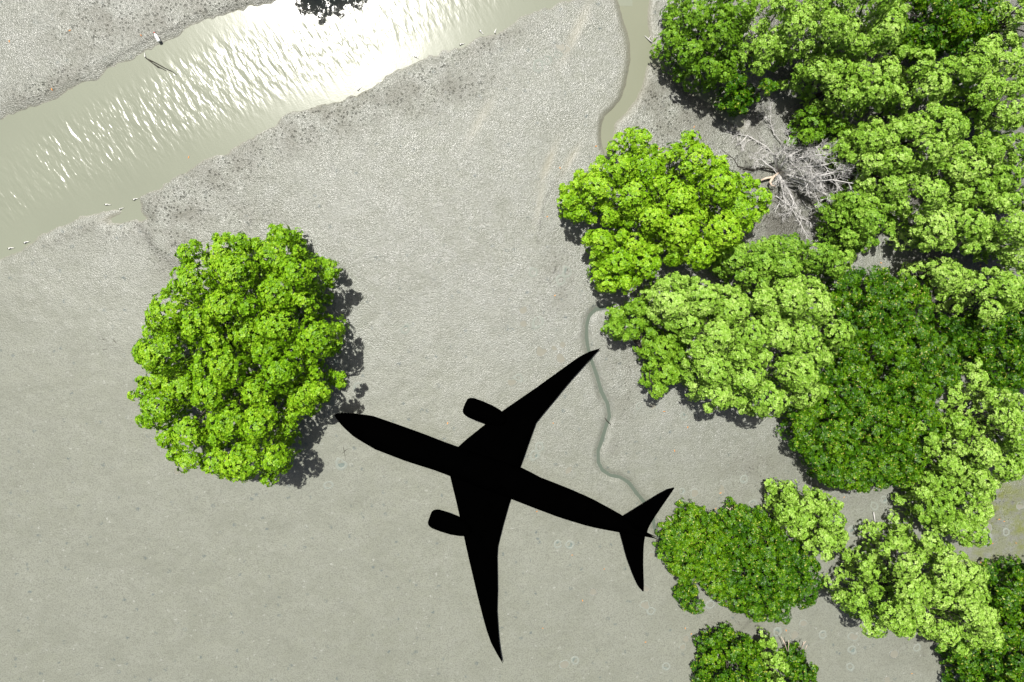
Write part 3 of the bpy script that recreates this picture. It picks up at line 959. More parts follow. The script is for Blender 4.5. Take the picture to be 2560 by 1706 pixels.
G_F = "mangroves of the wood beside the clearing"
TREES = [
    ("mangrove_tree", "broad bright green mangrove standing alone on open mud beside the river", R4([
        (410, 165), (440, 190), (510, 190), (560, 125), (610, 140), (660, 150), (705, 130), (740, 165), (790, 180), (820, 110), (850, 75),
        (890, 110), (935, 95), (985, 130), (1000, 190), (1035, 250), (1110, 270), (1190, 330), (1205, 380), (1140, 440), (1080, 410),
        (1110, 480), (1130, 520), (1090, 560), (1180, 610), (1220, 655), (1190, 770), (1110, 810), (1070, 830), (1110, 870), (1150, 900),
        (1210, 855), (1230, 870), (1210, 970), (1140, 1000), (1100, 1050), (1040, 1110), (990, 1100), (990, 1170), (920, 1210), (965, 1300),
        (950, 1360), (880, 1400), (890, 1440), (850, 1460), (820, 1510), (790, 1470), (760, 1400), (700, 1420), (640, 1420), (570, 1460),
        (500, 1410), (430, 1390), (370, 1340), (310, 1355), (300, 1260), (220, 1230), (270, 1160), (180, 1170), (120, 1110), (160, 1050),
        (70, 1010), (120, 950), (130, 880), (200, 870), (190, 845), (110, 820), (100, 740), (130, 710), (190, 690), (165, 640), (200, 570),
        (200, 510), (250, 450), (310, 430), (310, 390), (390, 320), (380, 270), (370, 220), (400, 170)]),
     'bright', 'billow', 8.2, 3.6, dict(holes=[(475, 1020, 12)], tint=.55, tamp=.14)),
    ("mangrove_tree", "large lime green mangrove left of the bare dead tree", R5([
        (330, 150), (345, 110), (440, 75), (500, 65), (530, 110), (550, 170), (600, 185), (640, 120), (690, 100), (770, 140), (790, 190),
        (880, 230), (890, 270), (950, 300), (1040, 310), (1060, 370), (1110, 400), (1090, 450), (1105, 490), (1060, 520), (1040, 580),
        (990, 600), (940, 590), (920, 640), (900, 690), (850, 720), (800, 760), (740, 770), (680, 740), (650, 760), (570, 730), (560, 640),
        (480, 590), (400, 560), (300, 560), (260, 545), (160, 540), (110, 510), (75, 450), (90, 410), (70, 370), (140, 340), (140, 270),
        (165, 250), (200, 280), (270, 280), (265, 220), (330, 210), (420, 210), (350, 180)]),
     'lime', 'billow', 7.4, 3.6, dict(holes=[(1608, 465, 10)], tint=.60, tamp=.16)),
    ("mangrove_tree", "small lime green mangrove leaning over the bend of the thin creek", R5([
        (180, 620), (230, 575), (300, 570), (400, 575), (480, 600), (550, 650), (560, 740), (555, 790), (500, 840), (440, 850), (440, 895),
        (380, 890), (300, 890), (240, 850), (235, 800), (240, 720), (210, 680)]),
     'lime', 'billow', 5.6, 3.2, dict(tint=.62)),
    ("mangrove_tree", "fresh green mangrove strip below the bare dead tree", R5([
        (870, 690), (930, 640), (1000, 640), (1080, 630), (1130, 610), (1200, 590), (1240, 620), (1290, 640), (1340, 630), (1380, 680),
        (1450, 640), (1510, 650), (1530, 740), (1470, 780), (1440, 820), (1390, 800), (1300, 790), (1220, 800), (1180, 830), (1060, 830),
        (980, 850), (920, 820), (860, 790), (850, 740)]),
     'fresh', 'fine', 5.4, 2.8, dict(tint=.55)),
    ("mangrove_tree", "broad yellow-green mangrove above the open mud, touching the darkest crown", R5([
        (560, 800), (640, 790), (740, 810), (770, 810), (820, 840), (920, 850), (990, 870), (1080, 820), (1180, 820), (1260, 790), (1330, 810),
        (1380, 850), (1400, 930), (1360, 1010), (1440, 1010), (1480, 1050), (1460, 1110), (1440, 1170), (1410, 1220), (1380, 1240), (1330, 1250),
        (1310, 1310), (1370, 1340), (1380, 1390), (1330, 1400), (1300, 1430), (1220, 1440), (1150, 1410), (1140, 1480), (1070, 1495), (970, 1490),
        (950, 1450), (880, 1420), (860, 1460), (790, 1475), (770, 1430), (720, 1390), (710, 1340), (690, 1280), (690, 1130), (620, 1070),
        (560, 1040), (515, 1000), (530, 940), (510, 890), (560, 860)]),
     'yellow', 'billow', 7.6, 3.8, dict(holes=[(1950, 870, 14)], tint=.55, tamp=.15)),
    ("mangrove_tree", "small olive green mangrove beside the thin creek, right of the upper wing tip", R5([
        (320, 960), (400, 945), (440, 910), (500, 900), (530, 960), (510, 1010), (550, 1060), (640, 1090), (690, 1130), (690, 1280), (680, 1330),
        (620, 1360), (570, 1370), (550, 1415), (510, 1380), (475, 1340), (510, 1280), (480, 1230), (470, 1170), (440, 1150), (500, 1110),
        (430, 1120), (340, 1125), (300, 1080), (285, 1040), (330, 1010)]),
     'mid', 'fine', 4.6, 2.4, dict(tint=.72, tamp=.2)),
    ("mangrove_tree", "large dark green mangrove with a smooth dense crown, widest of the dark ones", R6([
        (345, 520), (400, 490), (460, 460), (540, 450), (600, 435), (640, 460), (640, 490), (700, 510), (760, 500), (820, 540), (830, 600),
        (850, 690), (830, 730), (870, 770), (930, 790), (960, 850), (980, 920), (1000, 960), (950, 1030), (880, 1080), (860, 1120), (900, 1180),
        (920, 1240), (880, 1290), (850, 1330), (830, 1390), (800, 1440), (790, 1490), (720, 1510), (660, 1535), (590, 1520), (500, 1540),
        (420, 1535), (340, 1530), (300, 1480), (250, 1410), (230, 1360), (170, 1340), (165, 1290), (180, 1230), (150, 1160), (240, 1120),
        (280, 1080), (310, 1040), (290, 990), (330, 930), (380, 880), (390, 800), (380, 740), (360, 680), (330, 640), (350, 590)]),
     'dark', 'dense', 5.4, 3.4, dict(tint=.52, tamp=.14)),
    ("mangrove_tree", "pale yellow-green mangrove at right edge, above the algae-stained mud", R6([
        (1000, 880), (1050, 890), (1080, 950), (1130, 970), (1110, 1030), (1190, 1050), (1250, 1060), (1294, 1080), (1400, 1100), (1400, 1440),
        (1250, 1460), (1240, 1510), (1180, 1530), (1080, 1540), (980, 1530), (940, 1480), (930, 1270), (890, 1150), (860, 1110), (900, 1050),
        (980, 1000)]),
     'yellow', 'fine', 6.8, 3.2, dict(tint=.58, holes=[(2395, 1012, 12)])),
    ("mangrove_tree", "narrow pale green mangrove sapling pushing through the dark crown's lower right", R6([
        (755, 1210), (790, 1210), (830, 1270), (860, 1330), (910, 1350), (930, 1410), (880, 1440), (840, 1430), (800, 1380), (770, 1310)]),
     'yellow', 'fine', 6.2, 4.4, dict(tint=.5, under=False, rs=.7)),
    ("mangrove_tree", "mid green mangrove beside the green algae patch, above the spiky crown", R7([
        (1700, 110), (1740, 50), (1800, 20), (1900, 30), (2000, 60), (2080, 80), (2140, 130), (2150, 170), (2170, 300), (2120, 350), (2090, 440),
        (2000, 480), (1930, 460), (1870, 420), (1820, 370), (1760, 340), (1690, 330), (1680, 270), (1720, 200), (1670, 230)]),
     'yellow', 'fine', 5.6, 2.4, dict(tint=.42, tamp=.2)),
    ("mangrove_tree", "spiky-edged yellow-green mangrove near the bottom right corner", R7([
        (1550, 400), (1590, 420), (1660, 420), (1670, 370), (1740, 350), (1810, 370), (1830, 440), (1900, 490), (1960, 500), (2030, 540),
        (2090, 590), (2110, 660), (2145, 690), (2110, 760), (2160, 830), (2170, 920), (2190, 970), (2150, 1020), (2090, 1060), (2010, 1030),
        (1970, 1080), (1900, 1120), (1870, 1100), (1890, 1060), (1830, 1050), (1750, 1010), (1700, 990), (1690, 1030), (1640, 1040), (1600, 980),
        (1530, 1000), (1450, 1020), (1390, 970), (1400, 930), (1360, 870), (1300, 860), (1250, 810), (1290, 770), (1370, 730), (1370, 680),
        (1430, 690), (1430, 650), (1350, 620), (1340, 590), (1410, 560), (1480, 590), (1500, 570), (1490, 520), (1480, 470), (1530, 455)]),
     'yellow', 'fine', 7.4, 3.0, dict(tint=.56, tamp=.17)),
    ("mangrove_tree", "dark green mangrove filling the bottom right corner", R7([
        (2150, 690), (2200, 660), (2280, 620), (2353, 610), (2600, 620), (2600, 1400), (1980, 1400), (1990, 1240), (1940, 1180), (1960, 1120),
        (2010, 1060), (2090, 1070), (2190, 980), (2170, 900), (2100, 780)]),
     'dark', 'fine', 5.0, 2.6, dict(tint=.45, tamp=.2, rs=.85)),
    ("mangrove_bush", "yellow-flecked green mangrove bush touching the airplane tail", R7([
        (340, 270), (370, 240), (430, 255), (490, 280), (540, 310), (570, 330), (590, 420), (600, 520), (610, 620), (600, 720), (600, 820),
        (560, 830), (500, 780), (480, 740), (440, 700), (370, 710), (310, 700), (290, 650), (250, 600), (200, 570), (200, 520), (220, 490),
        (195, 450), (240, 400), (290, 370), (320, 310)]),
     'dark', 'dense', 3.7, 2.1, dict(tint=.72, tamp=.14)),
    ("mangrove_bush", "dark green mangrove bush right of the yellow-flecked bush", R7([
        (560, 310), (580, 290), (640, 290), (670, 250), (740, 260), (770, 290), (850, 285), (890, 340), (930, 390), (980, 440), (1040, 490),
        (1090, 520), (1150, 570), (1160, 620), (1150, 660), (1170, 700), (1140, 740), (1150, 820), (1080, 860), (1030, 840), (990, 860),
        (970, 920), (900, 930), (850, 930), (770, 935), (720, 900), (670, 880), (640, 850), (590, 830), (590, 720), (605, 620), (590, 500), (575, 400)]),
     'dark', 'dense', 4.1, 2.2, dict(tint=.46, tamp=.18)),
    ("mangrove_bush", "smallest round dark green bush on the mud, below the yellow-flecked bush", R7([
        (330, 720), (400, 705), (450, 750), (455, 800), (420, 850), (390, 880), (340, 850), (300, 800), (290, 750)]),
     'dark', 'dense', 2.0, 1.1, dict(tint=.40, rs=.75)),
    ("mangrove_bush", "small notched yellow-green mangrove bush leaning over the dark bush", R7([
        (860, 160), (930, 130), (960, 120), (1010, 150), (1080, 125), (1100, 160), (1090, 220), (1150, 210), (1220, 190), (1300, 200), (1280, 240),
        (1300, 300), (1270, 360), (1290, 400), (1340, 400), (1340, 440), (1290, 470), (1250, 520), (1220, 570), (1170, 540), (1120, 540),
        (1070, 500), (1030, 450), (980, 420), (900, 370), (880, 300), (870, 240), (900, 210)]),
     'yellow', 'fine', 4.6, 2.6, dict(tint=.52, rs=.85)),
    ("mangrove_bush", "dark green mangrove bush cut by the bottom edge of the photo, widest there", R7([
        (450, 1080), (490, 1010), (560, 1010), (620, 980), (660, 990), (690, 1050), (750, 1050), (800, 1080), (830, 1130), (860, 1180), (830, 1230),
        (800, 1290), (820, 1400), (440, 1400), (430, 1250), (470, 1180), (450, 1130)]),
     'dark', 'fine', 3.6, 2.0, dict(tint=.52, tamp=.2, rs=.8)),
    ("mangrove_bush", "thin yellow-green bush between two dark bushes at the bottom edge", R7([
        (830, 1050), (870, 1015), (900, 1040), (920, 1080), (950, 1120), (930, 1170), (890, 1190), (930, 1230), (940, 1290), (930, 1400),
        (820, 1400), (830, 1280), (840, 1190), (800, 1110)]),
     'yellow', 'fine', 4.0, 2.6, dict(tint=.48, rs=.7)),
    ("mangrove_bush", "narrow dark green bush with bare roots above it at the bottom edge", R7([
        (990, 1110), (1050, 1095), (1100, 1140), (1105, 1180), (1110, 1210), (1145, 1250), (1130, 1300), (1120, 1400), (960, 1400), (940, 1280),
        (960, 1180)]),
     'dark', 'fine', 3.0, 1.7, dict(tint=.45, rs=.7)),
    ("mangrove_tree", "mid green mangrove at the corner where the side channel joins the creek", R3([
        (90, 150), (80, 240), (100, 290), (150, 350), (210, 410), (260, 460), (330, 500), (420, 510), (530, 480), (600, 420), (580, 330),
        (560, 250), (600, 150), (640, 40), (640, -60), (160, -60), (150, 20), (150, 80)]),
     'mid', 'fine', 6.4, 3.2, dict(tint=.55, tamp=.2, dens=.85)),
    ("mangrove_bush", "dark green bush at the edge of the clearing, below the creekside mangrove", R3([
        (440, 540), (480, 490), (550, 480), (600, 500), (690, 510), (750, 530), (760, 560), (720, 600), (640, 610), (630, 650), (590, 700),
        (520, 690), (460, 670), (440, 620)]),
     'dark', 'fine', 4.2, 2.2, dict(tint=.50, rs=.85)),
    ("mangrove_tree", "yellow-green mangrove with finger-like lobes near the top edge", R3([
        (600, 60), (640, 30), (700, 0), (780, 20), (830, 60), (960, 70), (1000, 110), (960, 170), (980, 220), (930, 270), (940, 330), (900, 380),
        (830, 340), (760, 360), (740, 410), (690, 455), (620, 440), (640, 380), (580, 360), (570, 270), (640, 230), (560, 190), (600, 120)]),
     'yellow', 'fine', 7.4, 4.2, dict(tint=.48)),
    ("mangrove_tree", "tall pale yellow-green mangrove at the top edge of the wood", R3([
        (980, 20), (1060, -60), (1480, -60), (1500, 40), (1520, 130), (1520, 220), (1490, 320), (1430, 310), (1380, 330), (1270, 330), (1200, 300),
        (1120, 310), (1030, 320), (970, 290), (980, 220), (1000, 140)]),
     'yellow', 'billow', 9.2, 4.6, dict(tint=.58)),
    ("mangrove_tree", "dark green mangrove at the top edge between pale crowns", R3([
        (1530, -60), (2130, -60), (2150, 60), (2120, 150), (2110, 220), (2030, 250), (1950, 280), (1900, 350), (1830, 330), (1760, 310),
        (1640, 330), (1560, 270), (1520, 200), (1560, 100)]),
     'dark', 'fine', 6.4, 3.8, dict(tint=.55, tamp=.2)),
    ("mangrove_tree", "yellow-green mangrove overlooking the clearing from above", R3([
        (920, 420), (1010, 370), (1080, 380), (1180, 340), (1240, 370), (1330, 400), (1420, 360), (1500, 400), (1480, 480), (1470, 560),
        (1460, 620), (1400, 670), (1280, 690), (1200, 660), (1090, 640), (1060, 600), (1060, 550), (980, 530), (920, 490)]),
     'yellow', 'fine', 7.0, 3.6, dict(tint=.50)),
    ("mangrove_tree", "loose yellow-green mangrove below the dark crown of the top edge", R3([
        (1490, 330), (1580, 300), (1700, 330), (1740, 400), (1830, 370), (1950, 400), (1970, 470), (1900, 560), (1830, 600), (1750, 600),
        (1700, 660), (1580, 650), (1500, 620), (1480, 540), (1500, 440)]),
     'yellow', 'fine', 7.0, 3.6, dict(tint=.50)),
    ("mangrove_tree", "rounded yellow-green mangrove near the right edge, second from the top corner", R3([
        (1930, 350), (1980, 270), (2090, 240), (2200, 260), (2260, 320), (2290, 400), (2400, 430), (2400, 560), (2290, 510), (2240, 540),
        (2120, 520), (2000, 470), (1930, 420)]),
     'yellow', 'billow', 7.6, 4.0, dict(tint=.55)),
    ("mangrove_tree", "yellow-green mangrove at the right edge, third from the top corner", R3([
        (1910, 490), (2010, 470), (2130, 520), (2250, 550), (2400, 600), (2400, 760), (2290, 740), (2200, 790), (2120, 800), (2070, 720),
        (1970, 690), (1910, 620), (1890, 550)]),
     'yellow', 'fine', 7.0, 3.6, dict(tint=.50)),
    ("mangrove_tree", "pale mangrove in the top right corner", R3([
        (2150, 60), (2200, -60), (2400, -60), (2400, 300), (2280, 240), (2180, 200), (2130, 140)]),
     'yellow', 'fine', 7.4, 3.8, dict(tint=.52)),
    ("mangrove_tree", "yellow-green mangrove right of the bare dead tree", R3([
        (1150, 880), (1200, 830), (1290, 790), (1400, 740), (1440, 790), (1500, 900), (1530, 1010), (1660, 1060), (1740, 1110), (1740, 1180),
        (1680, 1240), (1560, 1290), (1450, 1280), (1350, 1310), (1310, 1250), (1300, 1150), (1290, 1070), (1220, 1000), (1160, 950)]),
     'yellow', 'fine', 6.6, 3.2, dict(tint=.45, tamp=.2)),
    ("mangrove_tree", "bushy yellow-green mangrove in the middle of the wood, right of the clearing", R3([
        (1450, 780), (1560, 720), (1640, 670), (1740, 680), (1850, 690), (1900, 780), (1880, 850), (1790, 900), (1780, 980), (1720, 1050),
        (1600, 1040), (1520, 960), (1470, 880)]),
     'yellow', 'fine', 7.2, 3.8, dict(tint=.50)),
    ("mangrove_tree", "wide loose yellow-green mangrove at the right edge, above the pale rounded crowns", R3([
        (1900, 870), (1970, 900), (2060, 830), (2200, 830), (2400, 860), (2400, 1290), (2290, 1270), (2170, 1290), (2080, 1300), (1980, 1260),
        (1860, 1220), (1920, 1110), (1830, 1090), (1790, 1020), (1850, 960)]),
     'yellow', 'fine', 6.8, 3.4, dict(tint=.47, tamp=.2)),
    ("mangrove_bush", "low olive undergrowth mangrove above the bare dead tree", R3([
        (910, 690), (960, 650), (1030, 660), (1040, 720), (1150, 690), (1250, 720), (1280, 780), (1200, 830), (1100, 860), (1050, 840),
        (1010, 880), (930, 900), (880, 880), (910, 800)]),
     'mid', 'fine', 3.6, 1.6, dict(tint=.45, dens=.7, rs=.8)),
    ("mangrove_bush", "dark and fresh green mangrove bush right below the dead tree's branches", R3([
        (1050, 1290), (1130, 1190), (1220, 1170), (1310, 1190), (1330, 1270), (1440, 1300), (1500, 1330), (1500, 1400), (1450, 1480), (1390, 1540),
        (1250, 1560), (1100, 1500), (1110, 1420)]),
     'fresh', 'fine', 4.4, 2.0, dict(tint=.36, tamp=.22)),
    ("mangrove_tree", "pale rounded yellow-green mangrove left of another pale crown at right edge", R6([
        (745, 190), (790, 150), (850, 130), (920, 150), (1000, 165), (1060, 210), (1090, 250), (1070, 300), (1030, 350), (990, 385), (910, 370),
        (860, 340), (830, 380), (780, 370), (750, 320), (760, 250)]),
     'yellow', 'billow', 6.6, 4.0, dict(tint=.66)),
    ("mangrove_tree", "pale yellow-green mangrove at the right edge, halfway down the wood", R6([
        (1060, 250), (1120, 200), (1190, 170), (1260, 190), (1350, 180), (1400, 480), (1300, 480), (1240, 430), (1180, 400), (1110, 350), (1050, 330)]),
     'yellow', 'billow', 7.0, 4.0, dict(tint=.68)),
    ("mangrove_tree", "small yellow-green mangrove beside the black gap, above the widest dark crown", R6([
        (740, 490), (790, 440), (870, 410), (950, 410), (980, 460), (940, 510), (930, 560), (880, 620), (830, 600), (820, 540), (780, 500)]),
     'yellow', 'fine', 5.4, 3.2, dict(tint=.58)),
    ("mangrove_tree", "pale lumpy mangrove above the dark crown at the right edge", R6([
        (960, 560), (1000, 460), (1060, 470), (1160, 460), (1230, 500), (1300, 520), (1400, 540), (1400, 650), (1260, 670), (1180, 650),
        (1100, 690), (1050, 710), (970, 670), (990, 610)]),
     'yellow', 'billow', 6.4, 3.6, dict(tint=.62)),
    ("mangrove_tree", "dark green mangrove at the right edge, right of the widest dark crown", R6([
        (920, 690), (960, 700), (1050, 715), (1120, 690), (1190, 660), (1400, 660), (1400, 1060), (1290, 1030), (1200, 1060), (1130, 1010),
        (1120, 960), (1060, 890), (980, 860), (950, 800), (910, 740)]),
     'dark', 'dense', 4.8, 2.8, dict(tint=.42, tamp=.2)),
    ("mangrove_tree", "mangrove whose leaves overhang the glinting river at the top edge", [
        (660, -140), (672, -96), (700, -92), (716, -70), (752, -56), (768, -84), (790, -60), (812, -92), (840, -78), (862, -130), (850, -220), (740, -250), (650, -200)],
     'mid', 'fine', 6.2, 5.0, dict(tint=.5, tamp=.2, dens=1.1)),
]
tree_roots = []
for i, (nm, lab, poly, leaf, style, zt, ze, kw) in enumerate(TREES):
    tree_roots.append(mangrove(nm, lab, "tree" if nm == "mangrove_tree" else "bush", poly, leaf, style, zt, ze, seed=i, grow=1.10 if 21 <= i <= 38 and i not in (32, 33) else 1.02, **kw))

# ------------------------------------------------------------------ the bare dead tree
rg = np.random.default_rng(99)


def twigs(path, density, length, level, out, radius, up=0.25):
    pts = np.array([p[:3] for p in path])
    seg = np.linalg.norm(np.diff(pts, axis=0), axis=1)
    tot = seg.sum()
    cum = np.concatenate([[0], np.cumsum(seg)])
    n = max(2, int(tot * density))
    for k in range(n):
        s = tot * rg.uniform(.22 if level == 0 else .15, 1.0)
        i = min(np.searchsorted(cum, s) - 1, len(seg) - 1)
        i = max(i, 0)
        f = (s - cum[i]) / (seg[i] + 1e-9)
        p0 = pts[i] + (pts[i + 1] - pts[i]) * f
        t = _unit(pts[i + 1] - pts[i])
        d = _unit(t * .9 + rg.normal(0, .75, 3) * np.array([1, 1, .55]) + np.array([0, 0, up]))
        L_ = length * rg.uniform(.5, 1.2)
        q, p = [(*p0, radius)], p0
        for m in range(3):
            d = _unit(d + rg.normal(0, .22, 3))
            p = p + d * L_ / 3
            p[2] = max(p[2], 0.06)
            q.append((*p, radius * (1 - .23 * (m + 1))))
        out.append(q)
        if level < 2:
            twigs(q, density * (2.4 if level == 0 else 1.5), length * .52, level + 1, out, radius * .68, up)


def limb(pts, r0, r1):
    w = [at(*p) for p in pts]
    n = len(w)
    return [(*w[k], r0 + (r1 - r0) * k / (n - 1)) for k in range(n)]


base = (1945, 432, 0.0)
dead = empty("dead_tree", tuple(at(1945, 432, 0.0)))
tag(dead, "bleached leafless dead tree spreading grey twigs over the clearing", "tree")
LIMBS = [
    [(1945, 432, -.2), (1958, 408, 1.3), (2000, 396, 2.3), (2040, 388, 3.0), (2080, 384, 3.4)],
    [(1947, 432, .2), (1975, 425, 1.4), (2010, 419, 2.2), (2050, 414, 2.8), (2072, 410, 3.1)],
    [(1947, 434, .2), (1980, 440, 1.3), (2030, 455, 2.2), (2080, 450, 2.8), (2138, 460, 3.2)],
    [(1947, 434, .2), (1985, 450, 1.1), (2035, 472, 1.8), (2075, 490, 2.3)],
    [(1945, 430, .2), (1935, 392, 1.1), (1960, 372, 1.8), (1975, 345, 2.2)],
    [(1947, 434, .2), (1955, 468, .8), (1962, 500, 1.1)],
    [(1945, 430, .2), (1915, 410, .9), (1900, 395, 1.3)],
    [(2000, 445, 1.5), (2050, 440, 2.4), (2090, 430, 2.9)],
    [(1947, 436, .2), (1966, 468, .6), (1984, 503, .7), (1978, 530, .5)],
    [(1946, 430, .2), (1968, 392, .9), (2010, 372, 1.6), (2050, 366, 2.0)],
]
paths, tw_ = [], []
for l in LIMBS:
    p = limb(l, .105, .025)
    paths.append(p)
    twigs(p, 3.0, 1.15, 0, tw_, .022)
v, f = tubes(paths, 6)
mesh_obj("trunk", v, f, DEADWOOD, dead, True)
v, f = tubes(tw_, 3)
mesh_obj("twigs", v, f, DEADWOOD, dead)["kind"] = "stuff"
st_ = [limb([(1901, 452, .35), (1915, 446, .45), (1933, 443, .4), (1945, 434, .25)], .07, .10),
       limb([(1933, 443, .45), (1925, 456, .55), (1929, 464, .6), (1938, 466, .55)], .11, .05)]
v, f = tubes(st_, 7)
o = mesh_obj("peeled_stub", v, f, PALEWOOD, dead, True)


def fallen(name, label, polys, mat, r0, r1, dens=0, ln=.6, rad=.016, cat="branch", wet=False):
    b0 = at(*polys[0][0])
    e = empty(name, (b0[0], b0[1], 0))
    tag(e, label, cat)
    ps = [limb(p, r0, r1) for p in polys]
    vv, ff = tubes(ps, 6)
    mesh_obj("stem", vv, ff, mat, e, True)
    if dens:
        out = []
        for p in ps:
            twigs(p, dens, ln, 1, out, rad, .08)
        vv, ff = tubes(out, 3)
        mesh_obj("twigs", vv, ff, mat, e)["kind"] = "stuff"
    return e


fallen("fallen_branch", "fallen grey branch above the dead tree, its twigs at the dark bush", [
    [(1958, 362, .25), (1935, 335, .22), (1926, 305, .35), (1925, 262, .8)], [(1926, 310, .35), (1910, 285, .5), (1902, 268, .6)]],
    DEADWOOD, .035, .012, 6.0, .7)
fallen("fallen_branch", "long grey branch lying from the dead tree to the upper left", [
    [(1945, 398, .2), (1915, 366, .22), (1870, 340, .2), (1845, 336, .15), (1815, 330, .1)], [(1868, 340, .2), (1850, 360, .12), (1838, 366, .08)]],
    DEADWOOD, .045, .014, 6.0, .8)
fallen("fallen_branch", "dark wet branch lying left of the dead tree across the mud", [
    [(1938, 424, .12), (1915, 420, .10), (1883, 425, .08), (1845, 416, .07), (1833, 396, .05), (1803, 374, .05)],
    [(1883, 427, .08), (1860, 424, .06), (1842, 416, .05)]], DARKWOOD, .05, .02, 1.5, .6)
fallen("fallen_branch", "grey twiggy branch lying below the dead tree, ending at the green bush", [
    [(1940, 490, .2), (1975, 515, .25), (1990, 540, .25), (2035, 560, .3), (2085, 570, .35)], [(1992, 545, .2), (2002, 560, .15), (2015, 585, .1)]],
    DEADWOOD, .04, .012, 7.0, .8)
fallen("fallen_branch", "thin forked pale branch on the mud below the dead tree", [
    [(2005, 500, .12), (2016, 518, .12), (2034, 525, .12), (2052, 535, .12)], [(2028, 524, .12), (2026, 540, .1)]], DEADWOOD, .03, .014, 1.5, .4)
fallen("fallen_branch", "dark forked branch lying in the river shallows near the upper bank", [
    [(365, 146, -.08), (390, 158, -.06), (408, 168, -.05), (421, 175, -.05), (429, 178, -.06), (441, 187, -.1)],
    [(367, 147, -.08), (394, 168, -.06), (402, 170, -.05), (416, 178, -.1)], [(386, 161, -.07), (400, 169, -.06)]], DARKWOOD, .034, .016)
fallen("driftwood_stick", "short dark stick lying across the thin creek", [[(1510, 1043, -.02), (1518, 1053, -.03), (1528, 1063, -.05)]], DARKWOOD, .04, .025, cat="stick")
fallen("driftwood_stick", "pale straight stick on mud between the notched bush and the algae patch", [
    [(2184, 1281, .12), (2186, 1295, .12), (2189, 1314, .10)]], DEADWOOD, .05, .035, cat="stick")
fallen("fallen_branch", "grey forked branch reaching into the creek from its right bank", [
    [(1630, 106, .0), (1621, 98, -.03), (1612, 90, -.08)], [(1622, 98, -.04), (1628, 90, -.03)]], DEADWOOD, .05, .022)
fallen("fallen_branch", "half-buried dark branch on mud left of the lone mangrove", [
    [(256, 848, .03), (267, 850, .02), (264, 856, 0)], [(282, 848, .02), (289, 856, .04), (294, 860, .03), (284, 861, .03), (267, 863, .02)],
    [(298, 866, .02), (292, 873, .03)], [(257, 875, .02), (266, 873, .03), (272, 874, .02), (284, 878, .02), (295, 876, .02)]], DARKWOOD, .028, .018)
fallen("fallen_branch", "thin dark twig on the mud between lone mangrove and airplane nose", [
    [(858, 1118, .02), (861, 1130, .03), (864, 1150, .02)], [(861, 1130, .03), (852, 1135, .02)], [(861, 1128, .03), (869, 1123, .02)]], DARKWOOD, .02, .012)
# bare prop roots that stick out of bushes (parts of those bushes)
roots = [(18, [[(1968, 1628, .9), (1962, 1610, 1.0), (1953, 1592, 1.0)], [(1970, 1630, .9), (1972, 1612, 1.1), (1971, 1600, 1.1)], [(1962, 1611, 1.), (1959, 1600, 1.)]]),
         (18, [[(2002, 1624, .8), (2008, 1612, 1.0), (2010, 1604, 1.1)], [(2000, 1624, .8), (1997, 1616, 1.)], [(2008, 1612, 1.), (2015, 1603, 1.1)], [(2012, 1626, .8), (2018, 1612, 1.)]]),
         (12, [[(1680, 1306, .9), (1674, 1298, 1.), (1668, 1292, 1.)], [(1684, 1300, .9), (1682, 1290, 1.)], [(1668, 1321, .8), (1660, 1317, .9), (1656, 1312, .9)], [(1664, 1318, .8), (1665, 1314, .9)]]),
         (13, [[(1830, 1280, 1.4), (1822, 1272, 1.5), (1815, 1268, 1.5)], [(1832, 1279, 1.4), (1830, 1268, 1.5)], [(1828, 1282, 1.3), (1826, 1270, 1.4)]])]
for idx, ps in roots:
    vv, ff = tubes([limb(p, .032, .018) for p in ps], 5)
    o = mesh_obj("bare_root", vv, ff, PALEWOOD, tree_roots[idx], True)

# ------------------------------------------------------------------ crab burrows
ZONES = [
    ("beside the creek in the upper middle", [(1402, 118), (1416, 124), (1394, 137), (1369, 149), (1345, 165)]),
    ("on mud above the airplane's upper wing", [(1333, 683), (1418, 678), (1403, 700), (1309, 775), (1309, 809), (1346, 807), (1383, 872),
                                                     (1353, 878), (1406, 863), (1402, 895), (1296, 945), (1279, 955), (1012, 822)]),
    ("between the airplane's upper wing and tail", [(1349, 1119), (1336, 1140), (1419, 1176)]),
    ("right of the rivulet above the tail bushes", [(1598, 1014), (1630, 1017), (1704, 1228), (1736, 1234), (1698, 1256), (1802, 1224), (1860, 1198),
                                                 (1712, 1040), (1881, 1260)]),
    ("near the lone mangrove", [(896, 969), (443, 1178), (835, 905), (821, 1215), (854, 1161)]),
    ("between the airplane's lower wing and tailplane", [(1424, 1362), (1395, 1360), (1483, 1480), (1411, 1660), (1437, 1652)]),
    ("around the yellow-flecked tail bush", [(1628, 1389), (1615, 1474), (1613, 1513), (1628, 1528), (1777, 1513), (1707, 1619), (1713, 1598), (1666, 1666)]),
    ("on bare mud right of the bottom bushes", [(2010, 1559), (1942, 1581), (1985, 1587), (2057, 1587), (2131, 1625), (2236, 1636), (2291, 1619), (2125, 1668), (2219, 1700),
                                                (2134, 1591)]),
    ("on mud around the pale stick", [(2210, 1249), (2155, 1311), (2132, 1332), (2185, 1266)]),
    ("in the algae-stained mud at right", [(2465, 1351), (2516, 1332), (2550, 1266), (2470, 1320)]),
]


